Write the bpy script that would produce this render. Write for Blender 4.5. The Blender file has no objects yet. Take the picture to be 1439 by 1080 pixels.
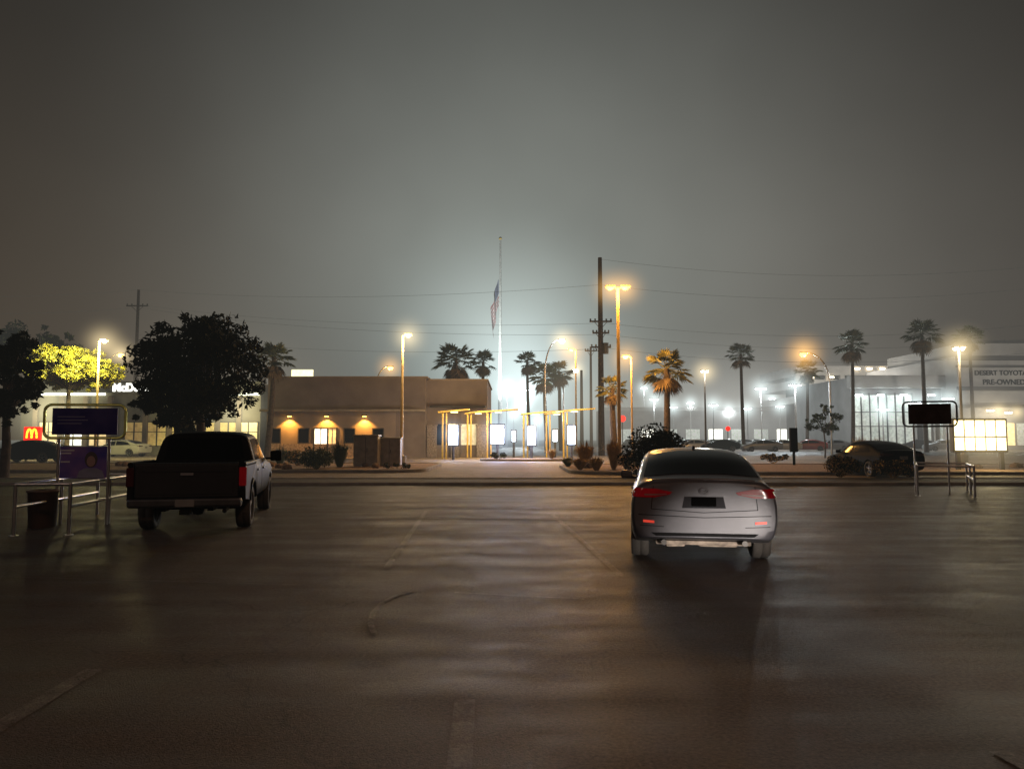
import bpy, bmesh, math, random
from mathutils import Vector, Matrix
from mathutils.bvhtree import BVHTree
R = random.Random(11)
F = 1040.0; CH = 1.52; PITCH = math.atan(76/1040.0)
def gz(py, d): return CH + d*math.tan(math.atan((540-py)/F)+PITCH)
def gx(px, d, z=CH): return (px-719.5)/F*(d*math.cos(PITCH)+(z-CH)*math.sin(PITCH))
def gd(py): return CH*F/(py-616.0)
scene = bpy.context.scene
COL = scene.collection
# ------------------------------------------------------------------ materials
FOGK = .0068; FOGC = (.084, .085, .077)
def haze(nt, colsock, b):  # distance haze painted into the material: dims base colour, adds grey emission
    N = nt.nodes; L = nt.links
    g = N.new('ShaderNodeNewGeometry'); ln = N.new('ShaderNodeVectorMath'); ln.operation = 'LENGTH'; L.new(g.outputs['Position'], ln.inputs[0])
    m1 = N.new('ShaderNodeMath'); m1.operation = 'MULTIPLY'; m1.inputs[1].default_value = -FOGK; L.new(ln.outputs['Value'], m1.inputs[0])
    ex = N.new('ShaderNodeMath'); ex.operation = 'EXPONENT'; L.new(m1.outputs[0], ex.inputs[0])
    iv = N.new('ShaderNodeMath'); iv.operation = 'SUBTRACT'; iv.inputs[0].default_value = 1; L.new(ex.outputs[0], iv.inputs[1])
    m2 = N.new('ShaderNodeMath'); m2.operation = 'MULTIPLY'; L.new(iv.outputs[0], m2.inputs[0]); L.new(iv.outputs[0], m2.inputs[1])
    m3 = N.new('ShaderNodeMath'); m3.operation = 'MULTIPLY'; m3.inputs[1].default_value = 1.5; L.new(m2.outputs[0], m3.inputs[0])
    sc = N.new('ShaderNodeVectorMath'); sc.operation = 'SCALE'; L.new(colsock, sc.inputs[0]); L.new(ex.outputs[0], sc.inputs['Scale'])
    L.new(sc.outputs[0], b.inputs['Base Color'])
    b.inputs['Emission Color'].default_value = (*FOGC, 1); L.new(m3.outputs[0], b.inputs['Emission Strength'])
MATS = {}
def mat(name, col, rough=.6, metal=0.0, var=.2, scale=3.0, bump=0.0, bscale=30.0, em=None, es=0.0, coat=0.0, spec=.5):
    if name in MATS: return MATS[name]
    m = bpy.data.materials.new(name); m.use_nodes = True
    nt = m.node_tree; N = nt.nodes; L = nt.links
    b = N['Principled BSDF']
    tc = N.new('ShaderNodeTexCoord'); nz = N.new('ShaderNodeTexNoise')
    nz.inputs['Scale'].default_value = scale; nz.inputs['Detail'].default_value = 5
    L.new(tc.outputs['Object'], nz.inputs['Vector'])
    mx = N.new('ShaderNodeMix'); mx.data_type = 'RGBA'
    mx.inputs[6].default_value = (*[max(0, c*(1-var)) for c in col], 1)
    mx.inputs[7].default_value = (*[min(1, c*(1+var)) for c in col], 1)
    mr = N.new('ShaderNodeMapRange'); mr.inputs[1].default_value = .3; mr.inputs[2].default_value = .7
    L.new(nz.outputs['Fac'], mr.inputs[0]); L.new(mr.outputs[0], mx.inputs[0])
    b.inputs['Roughness'].default_value = rough; b.inputs['Metallic'].default_value = metal
    b.inputs['Coat Weight'].default_value = coat; b.inputs['Specular IOR Level'].default_value = spec
    if em:
        L.new(mx.outputs[2], b.inputs['Base Color'])
        b.inputs['Emission Color'].default_value = (*em, 1)
        mq = N.new('ShaderNodeMapRange'); mq.inputs[1].default_value = .3; mq.inputs[2].default_value = .7; mq.inputs[3].default_value = es*.75; mq.inputs[4].default_value = es*1.25
        L.new(nz.outputs['Fac'], mq.inputs[0]); L.new(mq.outputs[0], b.inputs['Emission Strength'])
    else:
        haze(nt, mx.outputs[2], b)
    if not em or es < 7:
        try: m.cycles.emission_sampling = 'NONE'
        except Exception: pass
    if bump:
        n2 = N.new('ShaderNodeTexNoise'); n2.inputs['Scale'].default_value = bscale; n2.inputs['Detail'].default_value = 4
        L.new(tc.outputs['Object'], n2.inputs['Vector'])
        bp = N.new('ShaderNodeBump'); bp.inputs['Strength'].default_value = bump; bp.inputs['Distance'].default_value = .02
        L.new(n2.outputs['Fac'], bp.inputs['Height']); L.new(bp.outputs[0], b.inputs['Normal'])
    MATS[name] = m; return m
def asphalt(name, col, r0, r1, worn=None, spec=.3):
    m = bpy.data.materials.new(name); m.use_nodes = True
    nt = m.node_tree; N = nt.nodes; L = nt.links; b = N['Principled BSDF']; b.inputs['Specular IOR Level'].default_value = spec
    tc = N.new('ShaderNodeTexCoord')
    def nz(s, d=6, rg=.5, vec=None):
        n = N.new('ShaderNodeTexNoise'); n.inputs['Scale'].default_value = s; n.inputs['Detail'].default_value = d; n.inputs['Roughness'].default_value = rg
        L.new(vec or tc.outputs['Object'], n.inputs['Vector']); return n.outputs['Fac']
    def mrange(src, a, b_, c, d):
        n = N.new('ShaderNodeMapRange'); n.inputs[1].default_value = a; n.inputs[2].default_value = b_
        n.inputs[3].default_value = c; n.inputs[4].default_value = d; L.new(src, n.inputs[0]); return n.outputs[0]
    st = N.new('ShaderNodeVectorMath'); st.operation = 'MULTIPLY'; L.new(tc.outputs['Object'], st.inputs[0]); st.inputs[1].default_value = (.35, 2.2, 1)
    big = nz(.22, 7, .6); mid = nz(1.6, 8, .65); fine = nz(38, 5, .75); grit = nz(80, 3, .75); streak = nz(.8, 7, .65, st.outputs[0])
    f1 = mrange(big, .35, .65, .8, 1.18); f2 = mrange(mid, .3, .7, .66, 1.34); f3 = mrange(fine, .3, .7, .15, 1.85)
    vor = N.new('ShaderNodeTexVoronoi'); vor.feature = 'DISTANCE_TO_EDGE'; vor.inputs['Scale'].default_value = .22
    wv = N.new('ShaderNodeVectorMath'); wv.operation = 'MULTIPLY_ADD'
    nn = N.new('ShaderNodeTexNoise'); nn.inputs['Scale'].default_value = 1.4; nn.inputs['Detail'].default_value = 5
    L.new(tc.outputs['Object'], nn.inputs['Vector']); L.new(nn.outputs['Color'], wv.inputs[0])
    wv.inputs[1].default_value = (1.3, 1.3, 1.3); L.new(tc.outputs['Object'], wv.inputs[2]); L.new(wv.outputs[0], vor.inputs['Vector'])
    crack = mrange(vor.outputs['Distance'], .0, .004, .45, 1.0)
    def mul(a, b_):
        n = N.new('ShaderNodeMath'); n.operation = 'MULTIPLY'; L.new(a, n.inputs[0]); L.new(b_, n.inputs[1]); return n.outputs[0]
    f = mul(mul(mul(f1, f2), f3), mul(crack, mrange(streak, .3, .7, .75, 1.25)))
    vm = N.new('ShaderNodeVectorMath'); vm.operation = 'SCALE'; vm.inputs[0].default_value = col; L.new(f, vm.inputs['Scale'])
    out = vm.outputs[0]
    if worn:
        mx = N.new('ShaderNodeMix'); mx.data_type = 'RGBA'
        w = mrange(nz(5.0, 8, .65), .40, .64, .05, worn[3]); L.new(mul(w, mrange(fine, .35, .6, .3, 1)), mx.inputs[0])
        L.new(out, mx.inputs[6]); mx.inputs[7].default_value = (*worn[:3], 1); out = mx.outputs[2]
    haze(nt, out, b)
    ra = N.new('ShaderNodeMath'); ra.operation = 'ADD'; L.new(mrange(streak, .32, .68, r0, r1), ra.inputs[0]); L.new(mrange(mid, .3, .7, -.07, .07), ra.inputs[1])
    L.new(ra.outputs[0], b.inputs['Roughness'])
    bp = N.new('ShaderNodeBump'); bp.inputs['Strength'].default_value = 1.0; bp.inputs['Distance'].default_value = .022
    L.new(grit, bp.inputs['Height'])
    bp2 = N.new('ShaderNodeBump'); bp2.inputs['Strength'].default_value = .3; bp2.inputs['Distance'].default_value = .03
    L.new(mid, bp2.inputs['Height']); L.new(bp.outputs[0], bp2.inputs['Normal']); L.new(bp2.outputs[0], b.inputs['Normal'])
    try: m.cycles.emission_sampling = 'NONE'
    except Exception: pass
    return m
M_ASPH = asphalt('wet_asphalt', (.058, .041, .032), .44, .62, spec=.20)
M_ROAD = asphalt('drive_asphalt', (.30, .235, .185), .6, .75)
M_LINE = asphalt('worn_line_paint', (.062, .045, .036), .48, .62, (.36, .33, .31, .42), .20)
M_CONC = mat('concrete_kerb', (.34, .31, .27), .8, var=.25, scale=2, bump=.3)
M_SOIL = mat('gravel_soil', (.30, .19, .11), .95, var=.45, scale=9, bump=.9, bscale=18)
M_METAL = mat('galvanised_steel', (.6, .6, .61), .3, 1.0, var=.15)
M_DMETAL = mat('dark_painted_steel', (.06, .055, .05), .5, .2)
M_TANP = mat('tan_painted_steel', (.34, .29, .22), .5, .1)
M_LITP = mat('lamplit_tan_pole', (.72, .54, .24), .5, .0)  # tan pole colour lightened and yellowed to carry the lamplight on it
M_WHITEP = mat('white_painted_pole', (.7, .7, .68), .4)
M_WOOD = mat('creosote_wood', (.055, .04, .03), .9, var=.4, scale=6, bump=.4)
M_RUB = mat('tyre_rubber', (.055, .048, .042), .8, bump=.3)
M_RIM = mat('alloy_rim', (.20, .20, .22), .5, .7)
M_GLASS = mat('dark_glass', (.004, .004, .005), .10, 0, var=.1, spec=.14)
M_BLK = mat('black_plastic', (.008, .008, .009), .65, spec=.05)
M_RED = mat('red_tail_lens', (.14, .005, .009), .15, var=.1, coat=.3, em=(1, .02, .03), es=.045)
M_REDD = mat('dark_red_lens', (.04, .003, .004), .3, spec=.2)
M_REDL = mat('red_reflector', (.5, .02, .01), .15, em=(1, .10, .06), es=.4)  # returned light painted in as emission; the reflector is no lamp
M_CLEAR = mat('clear_lens', (.5, .5, .5), .1, coat=.5)
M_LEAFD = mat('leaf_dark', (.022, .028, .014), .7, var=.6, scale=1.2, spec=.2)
M_LEAF = mat('leaf_green', (.07, .095, .03), .55, var=.5, scale=1.2)
M_LEAFY = mat('leaf_lamplit', (.42, .38, .04), .55, var=.5, scale=1.5)  # leaf base colour brightened to carry the street lamp's light
M_LEAFY2 = mat('leaf_lamplit_green', (.24, .26, .05), .55, var=.5, scale=1.5)  # greener share of the same leaves, lamplight also in the colour
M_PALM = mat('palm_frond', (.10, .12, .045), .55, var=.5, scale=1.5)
M_PALMY = mat('palm_frond_lamplit', (.24, .23, .06), .55, var=.5, scale=1.5)  # brighter frond copy with amber lamplight painted into the colour
M_PDRY = mat('palm_dry_skirt', (.22, .16, .09), .9, var=.4, scale=2)
M_BARK = mat('bark', (.10, .075, .055), .9, var=.4, scale=5, bump=.6)
M_GRASS = mat('dry_grass', (.38, .24, .08), .8, var=.4, scale=3)
M_BROWN = mat('brown_stucco', (.22, .175, .148), .9, var=.16, scale=.8, bump=.2)
M_TAN = mat('tan_stucco', (.30, .235, .18), .9, var=.16, scale=.8, bump=.2)
M_CREAM = mat('cream_stucco', (.26, .235, .18), .9, var=.3, scale=.6)
M_GREY = mat('grey_panel', (.34, .33, .32), .6, var=.15, scale=.6)
M_GREYD = mat('dark_grey_panel', (.10, .097, .094), .6, var=.1, scale=.6)
M_WHITE = mat('white_panel', (.55, .53, .50), .6, var=.2, scale=.3)
def em(name, col, s): return mat(name, tuple(min(.8, c) for c in col), .4, em=col, es=s)
E_SOD = em('sodium_lens', (1, .42, .055), 9)
E_SODD = em('sodium_lens_dim', (1, .46, .08), 9)
E_WARM = em('warm_white_lens', (1, .80, .5), 14)
E_COOL = em('cool_white_lens', (.82, .95, 1), 30)
E_MENU = em('menu_screen_glow', (.62, .78, 1), 6.5)
E_WIN = em('lit_window_warm', (1, .72, .36), .7)
E_WIND = em('dim_window_warm', (1, .66, .30), .14)
E_WINW = em('lit_window_white', (.95, .95, .80), 1.6)
E_WINC = em('lit_window_cool', (.75, .80, .74), .06)
E_YPAN = em('lit_panel_cream', (1, .80, .40), 3.6)
E_REDS = em('lit_red', (1, .03, .02), 1.3)
E_LET = em('lit_white_letters', (1, 1, .92), 2.2)
E_CAN = em('canopy_downlight_glow', (1, .8, .35), 4)
M_YEL = mat('yellow_paint', (.62, .40, .05), .5)
# ------------------------------------------------------------------ mesh builder
class MB:
    def __init__(s): s.v = []; s.f = []; s.m = []; s.s = []
    def add(s, vs, fs, mi=0, sm=False, M=None):
        o = len(s.v)
        s.v += [tuple(M @ Vector(v)) if M else tuple(v) for v in vs]
        for f in fs: s.f.append([i+o for i in f]); s.m.append(mi); s.s.append(sm)
    def box(s, cx, cy, cz, sx, sy, sz, mi=0, rz=0, bev=0, M=None):
        T = Matrix.Translation((cx, cy, cz)) @ Matrix.Rotation(rz, 4, 'Z')
        if M: T = M @ T
        if bev:
            bm = bmesh.new(); bmesh.ops.create_cube(bm, size=1)
            for v in bm.verts: v.co = Vector((v.co.x*sx, v.co.y*sy, v.co.z*sz))
            bmesh.ops.bevel(bm, geom=bm.edges[:], offset=bev, segments=2, affect='EDGES', profile=.5)
            bm.verts.index_update()
            s.add([v.co.copy() for v in bm.verts], [[v.index for v in f.verts] for f in bm.faces], mi, False, T); bm.free(); return
        a, b, c = sx/2, sy/2, sz/2
        s.add([(x, y, z) for x in (-a, a) for y in (-b, b) for z in (-c, c)],
              [(0, 1, 3, 2), (4, 6, 7, 5), (0, 4, 5, 1), (2, 3, 7, 6), (0, 2, 6, 4), (1, 5, 7, 3)], mi, False, T)
    def bx(s, x0, x1, y0, y1, z0, z1, mi=0, bev=0): s.box((x0+x1)/2, (y0+y1)/2, (z0+z1)/2, abs(x1-x0), abs(y1-y0), abs(z1-z0), mi, 0, bev)
    def tube(s, pts, r, seg=10, mi=0, closed=False, r1=None):
        pts = [Vector(p) for p in pts]; n = len(pts); rings = []
        for i, p in enumerate(pts):
            if closed: t = pts[(i+1) % n]-pts[i-1]
            else: t = pts[min(i+1, n-1)]-pts[max(i-1, 0)]
            t.normalize(); u = t.cross(Vector((0, 0, 1)))
            if u.length < .1: u = t.cross(Vector((0, 1, 0)))
            u.normalize(); w = t.cross(u)
            rr = r if r1 is None else r+(r1-r)*i/(n-1)
            rings.append([p+(u*math.cos(a)+w*math.sin(a))*rr for a in [2*math.pi*k/seg for k in range(seg)]])
        vs = [v for rg in rings for v in rg]; fs = []
        for i in range(n if closed else n-1):
            j = (i+1) % n
            for k in range(seg): fs.append((i*seg+k, i*seg+(k+1) % seg, j*seg+(k+1) % seg, j*seg+k))
        s.add(vs, fs, mi, True)
        if not closed: s.add(rings[0], [list(range(seg))], mi); s.add(rings[-1], [list(range(seg))], mi)
    def cyl(s, p0, p1, r0, r1=None, seg=12, mi=0): s.tube([p0, p1], r0, seg, mi, False, r0 if r1 is None else r1)
    def lathe(s, prof, seg=28, axis='Z', mi=0, M=None):
        vs = []; fs = []; n = len(prof)
        for k in range(seg):
            a = 2*math.pi*k/seg
            for r, h in prof:
                vs.append((r*math.cos(a), r*math.sin(a), h) if axis == 'Z' else (h, r*math.cos(a), r*math.sin(a)))
        for k in range(seg):
            for i in range(n-1): fs.append((k*n+i, ((k+1) % seg)*n+i, ((k+1) % seg)*n+i+1, k*n+i+1))
        s.add(vs, fs, mi, True, M)
    def prism(s, poly, y0, y1, mi=0, M=None):
        n = len(poly); vs = [(x, y0, z) for x, z in poly]+[(x, y1, z) for x, z in poly]
        s.add(vs, [list(range(n)), list(range(2*n-1, n-1, -1))]+[(i, (i+1) % n, n+(i+1) % n, n+i) for i in range(n)], mi, False, M)
def mesh_of(name, mb, mats):
    me = bpy.data.meshes.new(name); me.from_pydata(mb.v, [], mb.f)
    for m in mats: me.materials.append(m)
    me.polygons.foreach_set('material_index', mb.m); me.polygons.foreach_set('use_smooth', mb.s); me.update(); return me
def tag(o, label=None, cat=None, group=None, kind=None):
    if label: o['label'] = label
    if cat: o['category'] = cat
    if group: o['group'] = group
    if kind: o['kind'] = kind
def put(name, mb, mats, parent=None, loc=(0, 0, 0), rot=(0, 0, 0), **k):
    me = mb if isinstance(mb, bpy.types.Mesh) else mesh_of(name, mb, mats)
    o = bpy.data.objects.new(name, me); COL.objects.link(o); o.location = loc; o.rotation_euler = rot
    if parent: o.parent = parent
    tag(o, **k); return o
def root(name, loc, rz=0, **k):
    o = bpy.data.objects.new(name, None); COL.objects.link(o); o.location = loc; o.rotation_euler = (0, 0, rz)
    o.empty_display_size = .2; tag(o, **k); return o
def copy_thing(src, loc, rz, scale=1.0, label=None):
    def rec(o, par):
        c = o.copy(); COL.objects.link(c)
        if par: c.parent = par
        for ch in list(o.children): rec(ch, c)
        return c
    c = rec(src, None); c.location = loc; c.rotation_euler = (0, 0, rz); c.scale = (scale,)*3
    if label: c['label'] = label
    return c
def textmesh(name, s, size, ext=.02, bold=0):
    cu = bpy.data.curves.new(name, 'FONT'); cu.body = s; cu.size = size; cu.extrude = ext; cu.align_x = 'CENTER'; cu.align_y = 'CENTER'; cu.offset = bold
    o = bpy.data.objects.new(name, cu); COL.objects.link(o); bpy.context.view_layer.update()
    me = bpy.data.meshes.new_from_object(o.evaluated_get(bpy.context.evaluated_depsgraph_get()))
    bpy.data.objects.remove(o); return me
def text(name, s, size, loc, m, parent=None, ext=.02, bold=0, **k):
    me = textmesh(name, s, size, ext, bold); me.materials.clear(); me.materials.append(m)
    return put(name, me, None, parent, loc, (math.pi/2, 0, 0), **k)
def light(kind, loc, power, col, radius=.15, parent=None, target=None, angle=60, blend=.6):
    l = bpy.data.lights.new('light', kind); l.energy = power; l.color = col
    l.shadow_soft_size = radius
    if kind == 'SPOT': l.spot_size = math.radians(angle); l.spot_blend = blend
    o = bpy.data.objects.new('lamp_light', l); COL.objects.link(o); o.location = loc
    if target: o.rotation_euler = (Vector(target)-Vector(loc)).to_track_quat('-Z', 'Y').to_euler()
    if parent: o.parent = parent
    return o
# added emission-only glow spheres stand in for lamplight scattered by mist
FOGM = {}
def fog_glow(x, y, z, r, col, peak, power=4.0, squash=1.0):
    key = (col, r, peak, power)
    if key not in FOGM:
        m = bpy.data.materials.new('fog_glow_emission'); m.use_nodes = True; nt = m.node_tree; N = nt.nodes; L = nt.links; N.clear()
        out = N.new('ShaderNodeOutputMaterial'); e = N.new('ShaderNodeEmission'); L.new(e.outputs[0], out.inputs['Volume'])
        tc = N.new('ShaderNodeTexCoord'); ln = N.new('ShaderNodeVectorMath'); ln.operation = 'LENGTH'; L.new(tc.outputs['Object'], ln.inputs[0])
        a = N.new('ShaderNodeMath'); a.operation = 'SUBTRACT'; a.inputs[0].default_value = 1; a.use_clamp = True; L.new(ln.outputs['Value'], a.inputs[1])
        p = N.new('ShaderNodeMath'); p.operation = 'POWER'; L.new(a.outputs[0], p.inputs[0]); p.inputs[1].default_value = power
        q = N.new('ShaderNodeMath'); q.operation = 'MULTIPLY'; L.new(p.outputs[0], q.inputs[0]); q.inputs[1].default_value = peak*(power+1)/(2*r)
        L.new(q.outputs[0], e.inputs[1]); e.inputs[0].default_value = (*col, 1)
        try: m.cycles.emission_sampling = 'NONE'
        except Exception: pass
        bm = bmesh.new(); bmesh.ops.create_icosphere(bm, subdivisions=2, radius=1.03); me = bpy.data.meshes.new('fog_glow'); bm.to_mesh(me); bm.free(); me.materials.append(m); FOGM[key] = me
    o = put('fog_glow', FOGM[key], None, None, (x, y, z), kind='structure'); o.scale = (r, r, r*squash); return o
C_SOD = (1, .52, .13); C_WH = (.80, .95, .95); C_WM = (1, .78, .42)
# ------------------------------------------------------------------ camera, world, sky
cam = bpy.data.cameras.new('Camera'); co = bpy.data.objects.new('Camera', cam); COL.objects.link(co)
cam.lens = 26.02; cam.sensor_width = 36; cam.clip_end = 2000
co.location = (0, 0, CH); co.rotation_euler = (math.pi/2+PITCH, 0, 0); scene.camera = co
scene.view_settings.view_transform = 'Standard'; scene.view_settings.look = 'None'; scene.view_settings.exposure = 0
def sky():
    w = bpy.data.worlds.new('World'); scene.world = w; w.use_nodes = True
    nt = w.node_tree; N = nt.nodes; L = nt.links; bg = N['Background']
    tc = N.new('ShaderNodeTexCoord'); nm = N.new('ShaderNodeVectorMath'); nm.operation = 'NORMALIZE'; L.new(tc.outputs['Generated'], nm.inputs[0])
    nz = N.new('ShaderNodeTexNoise'); nz.inputs['Scale'].default_value = 2.4; nz.inputs['Detail'].default_value = 4; nz.inputs['Roughness'].default_value = .45
    L.new(nm.outputs[0], nz.inputs['Vector'])
    acc = None
    def math_(op, a, b=None):
        n = N.new('ShaderNodeMath'); n.operation = op
        for i, q in enumerate((a, b)):
            if q is None: continue
            if isinstance(q, (int, float)): n.inputs[i].default_value = q
            else: L.new(q, n.inputs[i])
        return n.outputs[0]
    cl = math_('ADD', math_('MULTIPLY', nz.outputs['Fac'], .8), .60)
    def glow(px, py, s, col, squash=1.0):
        nonlocal acc
        d = Vector((gx(px, 100, gz(py, 100)), 100, gz(py, 100)-CH)).normalized()
        sub = N.new('ShaderNodeVectorMath'); sub.operation = 'SUBTRACT'; L.new(nm.outputs[0], sub.inputs[0]); sub.inputs[1].default_value = d
        ml = N.new('ShaderNodeVectorMath'); ml.operation = 'MULTIPLY'; L.new(sub.outputs[0], ml.inputs[0]); ml.inputs[1].default_value = (1, 1, squash)
        ln = N.new('ShaderNodeVectorMath'); ln.operation = 'LENGTH'; L.new(ml.outputs[0], ln.inputs[0])
        q = math_('DIVIDE', ln.outputs['Value'], s); q = math_('MULTIPLY', math_('MULTIPLY', q, q), -1.0)
        g = math_('MULTIPLY', math_('EXPONENT', q), cl)
        v = N.new('ShaderNodeVectorMath'); v.operation = 'SCALE'; v.inputs[0].default_value = col; L.new(g, v.inputs['Scale'])
        if acc is None: acc = v.outputs[0]
        else:
            a = N.new('ShaderNodeVectorMath'); a.operation = 'ADD'; L.new(acc, a.inputs[0]); L.new(v.outputs[0], a.inputs[1]); acc = a.outputs[0]
    glow(705, 430, .28, (.118, .138, .127))
    glow(735, 280, .42, (.072, .076, .070))
    glow(719, 600, 1.1, (.052, .043, .035), 2.6)
    glow(715, 560, .15, (.08, .12, .125))
    glow(1120, 520, .36, (.050, .049, .043)); glow(60, 520, .30, (.018, .012, .005))
    ad = N.new('ShaderNodeVectorMath'); ad.operation = 'ADD'; ad.inputs[1].default_value = (.0078, .0066, .0058); L.new(acc, ad.inputs[0])
    L.new(ad.outputs[0], bg.inputs[0]); bg.inputs[1].default_value = 1.0
sky()
# ------------------------------------------------------------------ ground
def sheet(name, polys, m, z, dz=0):
    mb = MB()
    for i, p in enumerate(polys): mb.add([(x, y, z+dz*i) for x, y in p], [list(range(len(p)))])
    return put(name, mb, [m], kind='structure')
def rect(x0, x1, y0, y1): return [(x0, y0), (x1, y0), (x1, y1), (x0, y1)]
sheet('ground', [rect(-600, 600, -100, 700)], M_ASPH, 0)
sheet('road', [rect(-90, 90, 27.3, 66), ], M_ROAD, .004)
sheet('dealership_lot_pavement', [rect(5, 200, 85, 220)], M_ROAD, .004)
def slab(name, poly, h, top, side=.16):
    mb = MB(); n = len(poly)
    inn = []
    for i in range(n):
        p0, p, p1 = Vector(poly[i-1]), Vector(poly[i]), Vector(poly[(i+1) % n])
        n1 = Vector((-(p-p0).y, (p-p0).x)).normalized(); n2 = Vector((-(p1-p).y, (p1-p).x)).normalized()
        b = (n1+n2).normalized(); inn.append(p+b*side/max(.5, b.dot(n1)))
    vs = [(p[0], p[1], 0) for p in poly]+[(p[0], p[1], h) for p in poly]+[(p.x, p.y, h) for p in inn]+[(p.x, p.y, h-.03) for p in inn]
    fs = []
    for i in range(n):
        j = (i+1) % n
        fs += [(i, j, n+j, n+i), (n+i, n+j, 2*n+j, 2*n+i), (2*n+i, 2*n+j, 3*n+j, 3*n+i)]
    mb.add(vs, fs, 0); mb.add(vs[3*n:], [list(range(n))], 1)
    return put(name, mb, [M_CONC, top], kind='structure')
def rrect(x0, x1, y0, y1, r=1.2, k=6):
    out = []
    for cx, cy, a0 in ((x1-r, y0+r, -90), (x1-r, y1-r, 0), (x0+r, y1-r, 90), (x0+r, y0+r, 180)):
        for i in range(k+1):
            a = math.radians(a0+90*i/k); out.append((cx+r*math.cos(a), cy+r*math.sin(a)))
    return out
M_WALK = mat('dark_sidewalk', (.05, .043, .037), .8, var=.3, scale=1.5, bump=.4)
slab('sidewalk', [(-60, 24.3), (60, 24.3), (60, 27.2), (-60, 27.2)], .10, M_WALK)
slab('planting_island', rrect(-60, -3.9, 33, 43, 1.8), .14, M_SOIL)
slab('planting_island', rrect(2.5, 60, 31, 41.5, 2.2), .14, M_SOIL)
slab('planting_island', rrect(-2.2, 6, 50, 53, 1.2), .14, M_SOIL)
def line(px0, py0, px1, py1, wdt=.1):
    a = Vector((gx(px0, gd(py0)), gd(py0))); b = Vector((gx(px1, gd(py1)), gd(py1)))
    n = Vector((-(b-a).y, (b-a).x)).normalized()*wdt/2
    return [tuple(a-n), tuple(a+n), tuple(b+n), tuple(b-n)]
LN = [line(600, 716, 545, 795, .08), line(776, 721, 872, 806, .085), line(145, 931, -60, 1055, .12), line(655, 972, 645, 1100, .12),
      line(1385, 1040, 1480, 1090, .12), line(560, 712, 870, 714, .10), line(550, 726, 870, 728, .10),
      line(640, 828, 820, 837, .035), line(230, 716, 460, 712, .08), line(0, 806, 420, 818, .025)]
an = [(585, 826), (560, 832), (540, 842), (528, 855), (524, 870), (530, 885)]
for i in range(5): LN.append(line(*an[i], *an[i+1], .05))
sheet('painted_line', LN, M_LINE, .004, .0002)
# ------------------------------------------------------------------ vehicles
def loft(stations, creases=None, ring_cr=None):
    bm = bmesh.new(); rings = []
    cl = bm.edges.layers.float.new('crease_edge')
    for y, pts in stations:
        full = [(x, z) for x, z in pts]+[(-x, z) for x, z in reversed(pts[1:-1])]
        rings.append([bm.verts.new((x, y, z)) for x, z in full])
    n = len(rings[0])
    for a, b in zip(rings, rings[1:]):
        for k in range(n): bm.faces.new((a[k], a[(k+1) % n], b[(k+1) % n], b[k]))
    h = n//2
    for rg in (rings[0], rings[-1]):
        for k in range(h):
            q = [rg[k], rg[k+1], rg[(n-k-1) % n], rg[(n-k) % n]]
            q2 = []
            for v in q:
                if v not in q2: q2.append(v)
            if len(q2) > 2: bm.faces.new(q2)
    for k, c in (creases or {}).items():
        for kk in (k, (n-k) % n):
            for a, b in zip(rings, rings[1:]):
                e = bm.edges.get((a[kk], b[kk]))
                if e: e[cl] = c
    for ri, c in (ring_cr or {}).items():
        rg = rings[ri]
        for k in range(n):
            e = bm.edges.get((rg[k], rg[(k+1) % n]))
            if e: e[cl] = c
    bmesh.ops.recalc_face_normals(bm, faces=bm.faces[:])
    me = bpy.data.meshes.new('body'); bm.to_mesh(me); bm.free(); return me
def finish_body(me, level, cuts):
    o = bpy.data.objects.new('tmp', me); COL.objects.link(o)
    s = o.modifiers.new('s', 'SUBSURF'); s.levels = level; s.render_levels = level
    cutob = None
    if cuts:
        cmb = MB()
        for (y, z, r, x0, x1) in cuts:
            seg = 24; vs = []
            for x in (x0, x1): vs += [(x, y+r*math.cos(2*math.pi*k/seg), z+r*math.sin(2*math.pi*k/seg)) for k in range(seg)]
            cmb.add(vs, [list(range(seg)), list(range(2*seg-1, seg-1, -1))]+[(k, seg+k, seg+(k+1) % seg, (k+1) % seg) for k in range(seg)])
        cutob = put('cut', cmb, [])
        bm = bmesh.new(); bm.from_mesh(cutob.data); bmesh.ops.recalc_face_normals(bm, faces=bm.faces[:]); bm.to_mesh(cutob.data); bm.free()
        b = o.modifiers.new('b', 'BOOLEAN'); b.object = cutob; b.operation = 'DIFFERENCE'; b.solver = 'EXACT'
    bpy.context.view_layer.update(); dg = bpy.context.evaluated_depsgraph_get()
    res = bpy.data.meshes.new_from_object(o.evaluated_get(dg))
    bpy.data.objects.remove(o)
    if cutob: bpy.data.objects.remove(cutob)
    for p in res.polygons: p.use_smooth = True
    try: res.set_sharp_from_angle(angle=math.radians(38))
    except Exception: pass
    return res
def bvh_of(me):
    bm = bmesh.new(); bm.from_mesh(me); t = BVHTree.FromBMesh(bm); bm.free(); return t
def lerp_poly(p, t):
    n = len(p)-1; f = t*n; i = min(int(f), n-1); f -= i
    return (p[i][0]+(p[i+1][0]-p[i][0])*f, p[i][1]+(p[i+1][1]-p[i][1])*f)
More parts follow.
